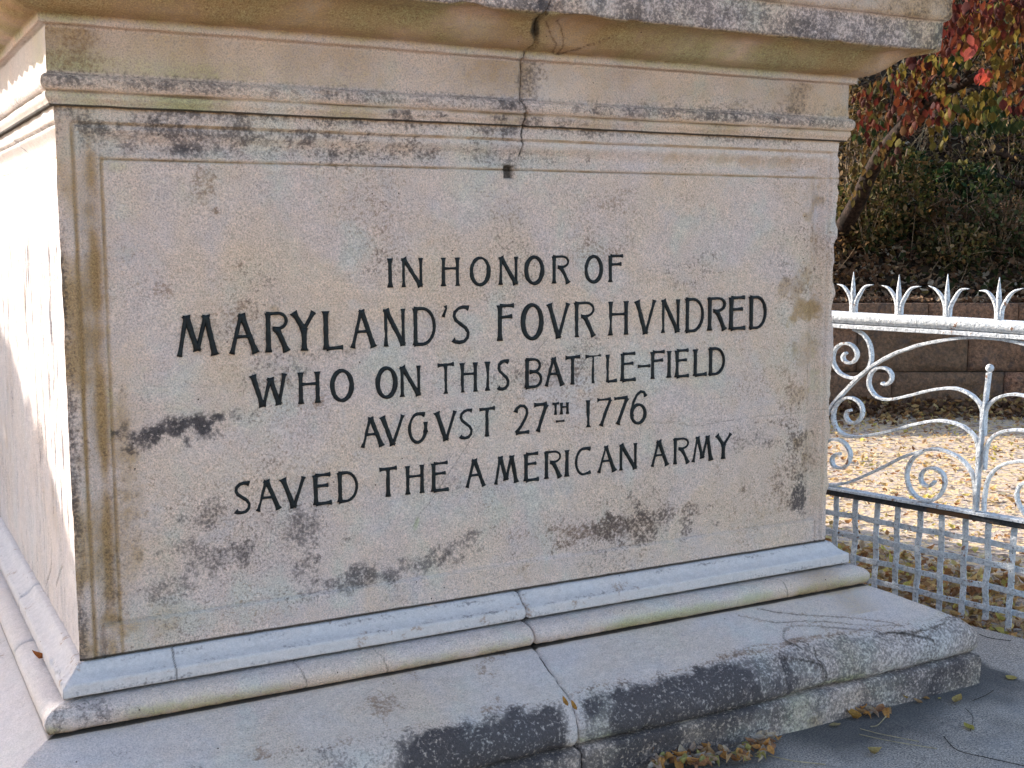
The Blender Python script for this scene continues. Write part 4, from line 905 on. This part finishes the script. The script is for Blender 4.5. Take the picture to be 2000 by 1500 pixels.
# hill: litter, undergrowth
def on_hill(r, f, h=0): 
    z = hill_z(np.asarray(r), np.asarray(f)); P = CAM[None, :]+np.asarray(r)[:, None]*RGT+np.asarray(f)[:, None]*FWD; P[:, 2] = z+h; return P
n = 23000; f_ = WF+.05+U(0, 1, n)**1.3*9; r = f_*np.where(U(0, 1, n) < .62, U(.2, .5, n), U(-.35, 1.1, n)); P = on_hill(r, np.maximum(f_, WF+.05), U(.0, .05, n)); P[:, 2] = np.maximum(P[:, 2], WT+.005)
leaf_cloud('hill_leaf_litter', P, U(.045, .10, n), U(0, 6.3, n), U(-.7, .7, n), U(-.7, .7, n), pick(DARKDRY+[(.38, .24, .14), (.55, .42, .3)], n), kind='stuff', label='brown fallen leaves covering the shaded hillside', category='leaf litter')  # palest leaf tones stand in for dappled sunlight on the slope
UND = [(.055, .05, .015), (.12, .08, .025), (.17, .09, .035), (.20, .11, .06), (.035, .042, .012), (.14, .07, .035), (.28, .18, .10)]
def clumps(name, K, rlo, rhi, flo, fhi, hgt, pal, per, sz, **props):
    Ps = []; Cs = []; Sz = []
    for k in range(K):
        f0 = flo+(fhi-flo)*random.random()**1.15; r0 = f0*random.uniform(rlo, rhi); c0 = np.array(random.choice(pal)); m = int(per*random.uniform(.5, 1.5)); h = hgt*random.uniform(.5, 1.4); w = random.uniform(.12, .34)
        r = RS.normal(r0, w, m); f = RS.normal(f0, w, m); f = np.maximum(f, WF+.35); hh = h*np.sqrt(U(0, 1, m))*np.clip(1.2-((r-r0)**2+(f-f0)**2)/(w*w*5), .1, 1)
        P = on_hill(r, f, 0); P[:, 2] += hh; Ps.append(P); Cs.append(np.clip(c0*(1+U(-.35, .35, (m))[:, None]), 0, 1)); Sz.append(U(sz*.6, sz*1.4, m))
    P = np.vstack(Ps); n = len(P)
    return leaf_cloud(name, P, np.concatenate(Sz), U(0, 6.3, n), U(-1.4, .2, n), U(-.8, .8, n), np.vstack(Cs), **props)
clumps('hill_undergrowth', 105, .17, .50, WF+.5, WF+8, .35, UND, 90, .062, kind='stuff', label='tangled green and ochre undergrowth over the hillside', category='undergrowth')
def shrub(u, v, f, w, h, pal, n, sz, label, group=None):
    c = at_f(u, v, f); z0 = hill_z(np.array([(c-CAM) @ RGT]), np.array([f]))[0]
    base = np.array([c[0], c[1], z0]); T = thing('shrub', label, 'shrub', tuple(base), group)
    V = []; F = []
    for k in range(9):
        a = random.uniform(0, 6.28); L = h*random.uniform(.7, 1.1); pth = [(0, 0, 0), (math.cos(a)*w*.3, math.sin(a)*w*.3, L*.5), (math.cos(a)*w*.7, math.sin(a)*w*.7, L)]
        v_, f__ = tube(curve(pth, 4), .006, 5); F += [tuple(i+len(V) for i in q) for q in f__]; V += v_
    obj('stem', new_mesh('stem', V, F), M_TWIG, T)
    q = RS.normal(0, 1, (n, 3)); q /= np.linalg.norm(q, axis=1)[:, None]; q *= (U(.3, 1, n)**.4)[:, None]; lump = .75+.5*fbm(q+5, 1.6, 7)
    P = q*np.array([w, w, h*.55])*lump[:, None]+np.array([0, 0, h*.55])
    leaf_cloud('foliage', P, U(sz*.7, sz*1.35, n), U(0, 6.3, n), U(-1.5, .1, n), U(-.6, .6, n), pick(pal, n, .4), parent=T, kind='stuff')
OCH = [(.22, .13, .05), (.17, .095, .035), (.27, .18, .09), (.11, .08, .025)]; OLV = [(.06, .065, .018), (.10, .085, .025), (.035, .045, .014), (.14, .11, .03)]; GRN = [(.02, .042, .012), (.03, .055, .016), (.015, .03, .01)]
shrub(1648, 400, 12.6, .42, 1.25, OCH, 1500, .055, 'tall ochre-leaved shrub right beside the pedestal edge')
shrub(1690, 520, 11.9, .34, .75, OCH+OLV, 900, .052, 'ochre and olive shrub low behind the first fence spike')
shrub(1738, 450, 12.1, .42, .9, OLV+OCH[:2], 1100, .062, 'yellow-green shrub with tan leaves left of the dark hollow')
shrub(1880, 440, 12.8, .45, .5, GRN+OLV[1:], 500, .07, 'dark green leafy plant at mid slope')
shrub(1770, 400, 13.2, .26, .35, GRN+OCH[:1], 320, .07, 'small dark green plant under the leaning trunk')
shrub(1975, 330, 13.6, .5, 1.1, OLV+OCH[1:], 800, .06, 'deep green shrub at the right edge of the hillside')
shrub(1860, 540, 11.7, .34, .4, OLV+OCH, 420, .055, 'low olive shrub above the wall cap')
shrub(1950, 500, 12.0, .45, .55, [(.16, .09, .05), (.12, .08, .04), (.08, .09, .03)], 800, .05, 'brownish dying shrub right above the wall')
# dry stems
def stems(name, n, rlo, rhi, flo, fhi, L0, L1, rad, mat, **props):
    V = []; F = []
    for k in range(n):
        f0 = random.uniform(flo, fhi); r0 = f0*random.uniform(rlo, rhi); b = on_hill([r0], [f0])[0]; L = random.uniform(L0, L1); a = random.uniform(0, 6.28); lean = random.uniform(.1, 1.0)
        d = np.array([math.cos(a)*lean, math.sin(a)*lean, 1]); d /= np.linalg.norm(d); bend = np.array([random.uniform(-.4, .4), random.uniform(-.4, .4), -random.uniform(0, .6)])*L
        pts = [b+d*L*t+bend*t*t for t in (0, .25, .5, .75, 1)]; v_, f__ = tube(pts, [rad, rad*.9, rad*.75, rad*.6, rad*.3], 4, False); F += [tuple(i+len(V) for i in q) for q in f__]; V += v_
    obj(name, new_mesh(name, V, F), mat, **props)
M_STRAW = simple('pale_straw', (.34, .26, .15), .8, 0, 40, .3, .001, None, .2)
clumps('far_undergrowth', 60, -.3, .17, WF+.5, WF+7, .4, UND, 60, .08, kind='stuff', label='ochre undergrowth on the hill behind the pedestal', category='undergrowth')
clumps('far_undergrowth', 60, .5, 1.0, WF+.5, WF+7, .4, UND, 60, .08, kind='stuff', label='brown undergrowth on the hill beyond the right edge', category='undergrowth')
stems('dry_stems', 900, .1, .7, WF+.4, WF+6.5, .25, .9, .0045, M_TWIG, kind='stuff', label='thin dry brown stems tangled over the hillside', category='dry stems')
stems('pale_grass', 130, .27, .42, WF+1.5, WF+4.5, .2, .7, .004, M_STRAW, kind='stuff', label='pale straw grass blades by the dark hollow', category='dry grass')
# brush pile of thin sticks in the hollow
def log(u0, v0, u1, v1, f0, f1, r, label, mat=M_BARK):
    a = at_f(u0, v0, f0); b = at_f(u1, v1, f1); c = (a+b)/2; n = 14; pts = []; 
    for k in range(n+1):
        t = k/n; q = a*(1-t)+b*t-c; q[2] += .02*math.sin(5*t+r*40); pts.append(q)
    V, F = tube(pts, [r*(1+.12*math.sin(k*1.3)) for k in range(n+1)], 14); V = np.array(V); V += (fbm(V*np.array([3, 3, 3]), 4, 3)-.5)[:, None]*r*.4
    o = obj('fallen_log', new_mesh('fallen_log', V, F), mat, loc=tuple(c)); o['label'] = label; o['category'] = 'log'
log(1935, 292, 2060, 330, 13.6, 13.2, .05, 'dark bark fallen log at the hollow, upper one')
log(1900, 332, 2030, 366, 13.3, 12.9, .035, 'thin dark fallen log lying below the thick one')

# ---------------------------------------------------------------- the leaning tree with autumn leaves
def leaf_single(templ, col, seed):
    V, F = templ; c = np.tile(np.array(col), (len(V), 1)); return new_mesh('leaf', V, F, True, {'col': c})
TRUNKPX = [(1640, 455, 11.9), (1672, 400, 11.5), (1700, 338, 11.1), (1735, 280, 10.7), (1790, 222, 10.2), (1840, 185, 9.9), (1900, 153, 9.6), (1960, 128, 9.3), (2010, 110, 9.1), (2090, 70, 8.8), (2200, -20, 8.5), (2330, -160, 8.3)]
TP = [at_f(*q) for q in TRUNKPX]; TBASE = TP[0].copy()
TREE = thing('leaning_tree', 'leaning tree with red, orange and yellow autumn leaves hanging at upper right', 'tree', tuple(TBASE))
RAD = [.085, .078, .068, .058, .048, .042, .036, .032, .03, .028, .024, .018]
c = curve([(*p, r) for p, r in zip(TP, RAD)], 5); pts = [np.array(q[:3])-TBASE for q in c]
V, F = tube(pts, [q[3] for q in c], 14); V = np.array(V); V += (fbm(V*np.array([1, 1, 1]), 9, 3, 3)-.5)[:, None]*.02
obj('trunk', new_mesh('trunk', V, F), M_BARK, TREE)
RED = [(.085, .016, .011), (.06, .012, .010), (.12, .028, .014)]; ORG = [(.15, .055, .015), (.13, .045, .015), (.17, .085, .02)]; YEL = [(.15, .10, .02), (.13, .10, .02), (.19, .14, .03)]; GRE = [(.035, .05, .014), (.06, .07, .018), (.02, .035, .010)]
# regions: photo pixel centre, radii, palette, count, distance
REG = [(1880, 20, 40, 40, RED+ORG[:1], 26, 8.6), (1950, 20, 60, 26, RED, 30, 8.6), (1985, 30, 40, 40, RED+ORG, 22, 8.8), (1960, 35, 50, 26, YEL+ORG+GRE[:1], 22, 8.9), (1895, 60, 30, 34, ORG+RED, 18, 8.7), (1850, 75, 24, 30, RED, 20, 8.8),
       (1930, 85, 50, 24, YEL+ORG, 24, 9.0), (1980, 100, 34, 28, YEL+GRE[1:2]+ORG, 22, 9.0), (1893, 93, 16, 16, [(.33, .06, .045), (.3, .07, .05)], 5, 8.4), (1820, 115, 40, 24, RED+[(.3, .12, .03)], 24, 9.4), (1775, 145, 36, 26, [(0.121, 0.055, 0.017), (0.154, 0.11, 0.022), (0.088, 0.017, 0.011)], 24, 9.8),
       (1850, 120, 40, 20, YEL+GRE, 22, 9.4), (1965, 145, 44, 26, YEL+ORG, 30, 9.1), (1920, 150, 14, 14, [(.38, .06, .05), (.3, .05, .03)], 5, 8.5), (1880, 215, 40, 28, YEL+ORG+GRE[1:2], 28, 9.4), (1930, 205, 40, 26, YEL+GRE[1:2], 28, 9.3), (1990, 190, 30, 30, ORG+RED, 22, 9.0),
       (1790, 190, 44, 30, [(0.083, 0.014, 0.008), (0.11, 0.028, 0.011)], 30, 10.0), (1730, 200, 46, 44, [(0.066, 0.017, 0.011), (0.11, 0.05, 0.017), (0.055, 0.044, 0.011)], 34, 10.4), (1690, 215, 26, 30, [(0.088, 0.017, 0.011), (0.11, 0.028, 0.011)], 14, 10.4), (1835, 225, 26, 18, RED[:2]+ORG[1:2], 12, 9.6),
       (1895, 245, 60, 20, GRE, 24, 9.7), (1960, 232, 40, 20, GRE, 18, 9.5), (1745, 272, 12, 10, YEL[1:2], 2, 10.0), (1832, 262, 14, 30, YEL, 6, 9.8), (1700, 260, 30, 20, GRE[:1]+RED[:1], 12, 10.6), (1715, 300, 34, 24, [(.06, .02, .012), (.09, .05, .015), (.05, .045, .012)], 22, 10.5), (1680, 360, 20, 40, [(.10, .06, .02), (.07, .05, .015)], 14, 11.0), (1770, 235, 34, 24, [(.10, .025, .015), (.14, .06, .02)], 20, 9.9), (1820, 160, 60, 30, [(0.165, 0.11, 0.022), (0.099, 0.028, 0.011)], 30, 9.9)]
LEAFMESH = {}
allL = []
for (u, v, ru, rv, pal, cnt, f0) in REG:
    for k in range(int(cnt*1.7)):
        a = random.uniform(0, 6.28); q = math.sqrt(random.random()); allL.append((u+math.cos(a)*q*ru*1.15, v+math.sin(a)*q*rv*1.15, f0+random.uniform(-.25, .35), random.choice(pal)))
random.shuffle(allL)
single, rest = allL[:296], allL[296:]
for k, (u, v, f0, col) in enumerate(single):
    key = (tuple(round(x, 2) for x in col), k % 3)
    if key not in LEAFMESH: LEAFMESH[key] = leaf_single(TEMPL[(k % 3, 4, 1)[k % 3] if False else [0, 4, 1][k % 3]], col, k)
    p = at_f(u, v, f0)-TBASE; o = obj('leaf', LEAFMESH[key], M_LEAF, TREE, loc=tuple(p)); s = random.uniform(.066, .09); o.scale = (s, s, s)
    o.rotation_euler = (-math.pi/2+random.uniform(-.5, .5), random.uniform(-.5, .5), -YAW+random.uniform(-1.0, 1.0))
# the rest of the crown, in and out of the frame
n = 5200; u = U(1900, 2700, n); v = U(-900, 60, n); f0 = U(7.6, 11.5, n); P = []
C_ = []
for (uu, vv, ff, col) in rest: P.append(at_f(uu, vv, ff)-TBASE); C_.append(col)
for a, b, c3 in zip(u, v, f0):
    if b > -20 and a < 2010: continue
    P.append(at_f(a, b, c3)-TBASE); C_.append(random.choice(RED+ORG+YEL))
P = np.array(P); C_ = np.array(C_); n = len(P)
leaf_cloud('foliage', P, U(.062, .09, n), U(-1.2, 1.2, n)-YAW, U(-2.1, -1.0, n), U(-.6, .6, n), C_*(1+U(-.25, .25, n))[:, None], parent=TREE, kind='stuff')
# branches
V = []; F = []
for (a, b, fa, c1, d, fb) in ((1840, 185, 9.9, 1895, 262, 9.7), (1900, 153, 9.6, 1990, 240, 9.4), (1960, 128, 9.3, 1890, 20, 8.8), (1790, 222, 10.2, 1850, 130, 9.5), (1880, 160, 9.7, 1950, 60, 8.9), (1735, 280, 10.7, 1745, 170, 10.3), (2000, 112, 9.1, 1985, 20, 8.8)):
    A = at_f(a, b, fa)-TBASE; Z = at_f(c1, d, fb)-TBASE; m = (A+Z)/2+np.array([0, 0, .05]); v_, f__ = tube(curve([A, m, Z], 6), [.012-.0007*k for k in range(13)], 6, False); F += [tuple(i+len(V) for i in q) for q in f__]; V += v_
obj('branch', new_mesh('branch', V, F), M_BARK, TREE)

# ---------------------------------------------------------------- woodland up the slope (shades the hill, fills the far side)
def big_tree(r, f, h, w, pal, n, label, trunk_r=.16, sz=.16, crown_lo=.35):
    base = on_hill([r], [f])[0] if f > WF+.4 else rf(r, f, GL)
    T = thing('woodland_tree', label, 'tree', tuple(base)); pts = [(random.uniform(-.12, .12)*k, random.uniform(-.12, .12)*k, h*.85*k/6) for k in range(7)]; pts[0] = (0, 0, -.2)
    V, F = tube(curve(pts, 4), [trunk_r*(1-.7*k/24) for k in range(25)], 12); 
    for k in range(9):
        a = random.uniform(0, 6.28); z0 = h*random.uniform(crown_lo, .8); L = w*random.uniform(.5, .9); v_, f__ = tube([(0, 0, z0), (math.cos(a)*L*.5, math.sin(a)*L*.5, z0+.25*L), (math.cos(a)*L, math.sin(a)*L, z0+.6*L)], [trunk_r*.35, trunk_r*.2, trunk_r*.08], 6, False); F += [tuple(i+len(V) for i in q) for q in f__]; V += v_
    obj('trunk', new_mesh('trunk', V, F), M_BARK, T)
    cl = RS.normal(0, 1, (46, 3)); cl /= np.linalg.norm(cl, axis=1)[:, None]; cl *= U(.25, 1, 46)[:, None]
    q = cl[RS.randint(0, 46, n)]+RS.normal(0, .17, (n, 3)); P = q*np.array([w, w, h*(1-crown_lo)/2])+np.array([0, 0, h*(1+crown_lo)/2])
    leaf_cloud('foliage', P, U(sz*.7, sz*1.3, n), U(0, 6.3, n), U(-1.4, 1.4, n), U(-1, 1, n), pick(pal, n, .4), parent=T, kind='stuff')
TG = [(.04, .05, .016), (.08, .075, .022), (.15, .095, .03)]; TO = [(.30, .15, .04), (.22, .12, .035), (.12, .10, .03)]
big_tree(-1.5, 17.5, 7.0, 3.0, TG, 6500, 'broad green tree up the slope, hidden behind the pedestal')
big_tree(1.6, 19.5, 8.0, 3.0, TO, 6500, 'orange-brown tree up the slope, hidden behind the pedestal')
big_tree(3.4, 16.0, 6.5, 2.1, TG+TO, 5000, 'mixed green and brown tree on the slope above the leaning trunk', crown_lo=.45)
big_tree(7.6, 17.5, 8.0, 2.8, TG, 6000, 'dark green tree at the top of the slope on the right', crown_lo=.4)

def add_shade_shrub(x, y, w, d, h, pal, n, label, name='shade_shrub', sz=1.0):
    T = thing(name, label, 'shrub', (x, y, GL)); V = []; F = []
    for k in range(12):
        a = random.uniform(0, 6.28); v_, f__ = tube(curve([(0, 0, 0), (math.cos(a)*w*.25, math.sin(a)*d*.25, h*.45), (math.cos(a)*w*.6, math.sin(a)*d*.6, h*.85)], 4), .012, 5); F += [tuple(i+len(V) for i in q) for q in f__]; V += v_
    obj('stem', new_mesh('stem', V, F), M_BARK, T)
    q = RS.normal(0, 1, (n, 3)); q /= np.linalg.norm(q, axis=1)[:, None]; q *= (U(.2, 1, n)**.45)[:, None]; lump = .88+.24*fbm(q+5, 1.8, 7)
    P = q*np.array([w, d, h*.5])*lump[:, None]+np.array([0, 0, h*.5])
    leaf_cloud('foliage', P, U(.06, .11, n)*sz, U(0, 6.3, n), U(-1.4, 1.4, n), U(-1, 1, n), pick(pal, n, .4), parent=T, kind='stuff')
add_shade_shrub(1.7, 4.1, 1.4, .6, 2.3, TG, 9000, 'rounded green shrub added to shade the fence, hidden behind the pedestal')  # unseen, added to keep sun off the lower fence lattice
add_shade_shrub(-2.5, 7.0, .9, 3.4, 3.5, TG, 22000, 'tall evergreen shrub added left of the pedestal to shade it, outside the view', sz=1.5)  # unseen, sized to throw shade on the lower left face

# ---------------------------------------------------------------- single leaves, twigs and needles on the pavement
def ground_leaf(u, v, size, col, label, z=.0, tmpl=1, group=None, name='fallen_leaf', yaw=None, pitch=0, roll=0):
    p = onZ(u, v, z); V, F = TEMPL[tmpl]; V2 = V*size
    key = ('g', tmpl, tuple(round(x, 2) for x in col), round(size, 3)); 
    if key not in LEAFMESH: LEAFMESH[key] = new_mesh('fallen_leaf', V2, F, True, {'col': np.tile(np.array(col), (len(V), 1))})
    lo = float(V2[:, 2].min())
    o = obj(name, LEAFMESH[key], M_LEAF, loc=(p[0], p[1], z-lo+.003)); o.rotation_euler = (pitch, roll, random.uniform(0, 6.28) if yaw is None else yaw)
    o['label'] = label; o['category'] = 'leaf'
    if group: o['group'] = group
    return o
Yl, Ol, Tn = (.52, .34, .08), (.50, .23, .05), (.48, .32, .20)
for (u, v, s, col, lab, tm) in [(1975, 1326, .050, (.50, .36, .10), 'yellow-brown leaf lying at the right edge, near the fence', 4), (1869, 1372, .050, (.52, .35, .12), 'tan leaf right of the plinth corner, curled up', 1), (1892, 1423, .046, (.46, .36, .08), 'olive-yellow leaf on the bare pavement at lower right', 0),
        (1708, 1475, .046, (.52, .38, .16), 'pale yellow folded leaf alone near the bottom of the pavement', 3), (1808, 1365, .026, (.48, .24, .08), 'tiny round orange leaf touching the plinth', 4), (1793, 1374, .030, (.46, .26, .12), 'small curled orange-brown leaf beside the tiny round one', 1), (1766, 1371, .046, (.50, .30, .09), 'arched golden leaf leaning at the plinth foot', 3),
        (1666, 1404, .052, (.54, .28, .07), 'bright orange leaf at the left of the plinth-foot cluster', 3), (1631, 1419, .036, (.42, .30, .14), 'flat tan leaf on the dark mottled paving, left of the orange one', 0), (1550, 1423, .036, (.45, .26, .12), 'thin curled leaf resting below the greenish plinth patch', 1), (1835, 1366, .016, (.60, .45, .12), 'tiny yellow leaf scrap between the plinth and the tan leaf', 0)]:
    ground_leaf(u, v, s, col, lab, tmpl=tm)
for (u, v, q, lab) in [(1101, 1373, .22, 'upper of two small orange leaves caught in the base slab joint'), (1118, 1381, .24, 'lower of two small orange leaves caught in the base slab joint')]:
    p = onY(u, v, -q-.004); yy = -q-.004; V, F = TEMPL[1]; zs = np.interp(q, [.084, .22, .30], [B-.1395, B-.196, B-.232])
    d = ray(u, v); t = (zs-CAM[2]+.008)/d[2]; p = CAM+d*t
    o = obj('fallen_leaf', new_mesh('fallen_leaf', V*.03, F, True, {'col': np.tile(np.array(Ol), (len(V), 1))}), M_LEAF, loc=tuple(p)); o.rotation_euler = (.5, .3, .3); o['label'] = lab; o['category'] = 'leaf'
d = ray(76, 1287); t = (B-.07-CAM[2])/d[2]; p = CAM+d*t
o = obj('fallen_leaf', new_mesh('fallen_leaf', TEMPL[3][0]*.034, TEMPL[3][1], True, {'col': np.tile(np.array((.30, .10, .03)), (15, 1))}), M_LEAF, loc=tuple(p)); o.rotation_euler = (.3, .5, 2.1); o['label'] = 'curled rust-brown leaf resting on the left torus moulding'; o['category'] = 'leaf'
G1 = 'dry leaves piled at the foot of the plinth'
PILE = [(1.0, 1330, 1490, 64, 14, 58), (1.0, 1400, 1480, 60, 14, 42), (1, 1475, 1470, 30, 16, 22), (1, 1500, 1453, 22, 10, 12), (1, 1715, 1392, 34, 10, 14)]
PC = {'orange-tan': (.66, .38, .18), 'bright orange': (.68, .32, .10), 'pinkish-tan': (.60, .40, .28), 'olive-yellow': (.48, .40, .14), 'pale tan': (.66, .48, .32), 'dark rust': (.42, .20, .10), 'grey-tan': (.56, .44, .34)}
WHERE = ['in the drift at the bottom edge of the photo', 'in the middle of the drift, against the plinth', 'near the right end of the drift', 'on top of the right tip of the drift', 'in the small cluster at the plinth foot']
for pi_, (_, u, v, ru, rv, cnt) in enumerate(PILE):
    for k in range(cnt):
        cn = random.choice(list(PC))
        z = random.random()*.028 if v > 1430 else random.random()*.008
        o = ground_leaf(u+random.uniform(-ru, ru), v+random.uniform(-rv, rv), random.choice((.028, .034, .042)), PC[cn], '%s dry leaf %s' % (cn, WHERE[pi_]), z=z, tmpl=random.choice((1, 3, 5, 2)), group=G1, pitch=random.uniform(-.7, .7), roll=random.uniform(-.7, .7))
        o.location.z = z+.008
def strand(pts, r, label, name, mat, cat):
    P = [onZ(u, v, .0)+np.array([0, 0, r+.002+(.004 if 0 < i < len(pts)-1 else 0)]) for i, (u, v) in enumerate(pts)]; c = np.mean(P, axis=0); c[2] = 0
    V, F = tube([np.array(q)-c for q in curve([tuple(p) for p in P], 6)], r, 5); o = obj(name, new_mesh(name, V, F), mat, loc=tuple(c)); o['label'] = label; o['category'] = cat
strand([(1680, 1425), (1720, 1438), (1795, 1450)], .0011, 'upper of two pale pine needles below the orange leaf', 'pine_needle', M_STRAW, 'pine needle')
strand([(1678, 1436), (1740, 1452), (1830, 1464)], .0011, 'lower of two pale pine needles below the orange leaf', 'pine_needle', M_STRAW, 'pine needle')
strand([(1500, 1477), (1550, 1491), (1612, 1495)], .0014, 'long pale curved stalk by the leaf drift at the bottom', 'leaf_stalk', M_STRAW, 'stalk')
strand([(1738, 1380), (1736, 1395), (1715, 1420), (1700, 1421)], .0014, 'bent straw stalk in the plinth-foot leaf cluster', 'leaf_stalk', M_STRAW, 'stalk')
strand([(1843, 1440), (1870, 1470), (1930, 1485), (2010, 1500)], .0012, 'dark thin twig curving to the bottom right corner', 'twig', M_BARK, 'twig')
strand([(1885, 1385), (1900, 1405), (1895, 1430)], .0009, 'short dark twig beside the olive-yellow leaf', 'twig', M_BARK, 'twig')
strand([(1900, 1370), (1925, 1362), (1940, 1350)], .0009, 'tiny dark twig near the plinth corner', 'twig', M_BARK, 'twig')
strand([(1912, 1240), (1935, 1250), (1975, 1253)], .0012, 'thin dark twig lying along the pavement edge by the fence', 'twig', M_BARK, 'twig')
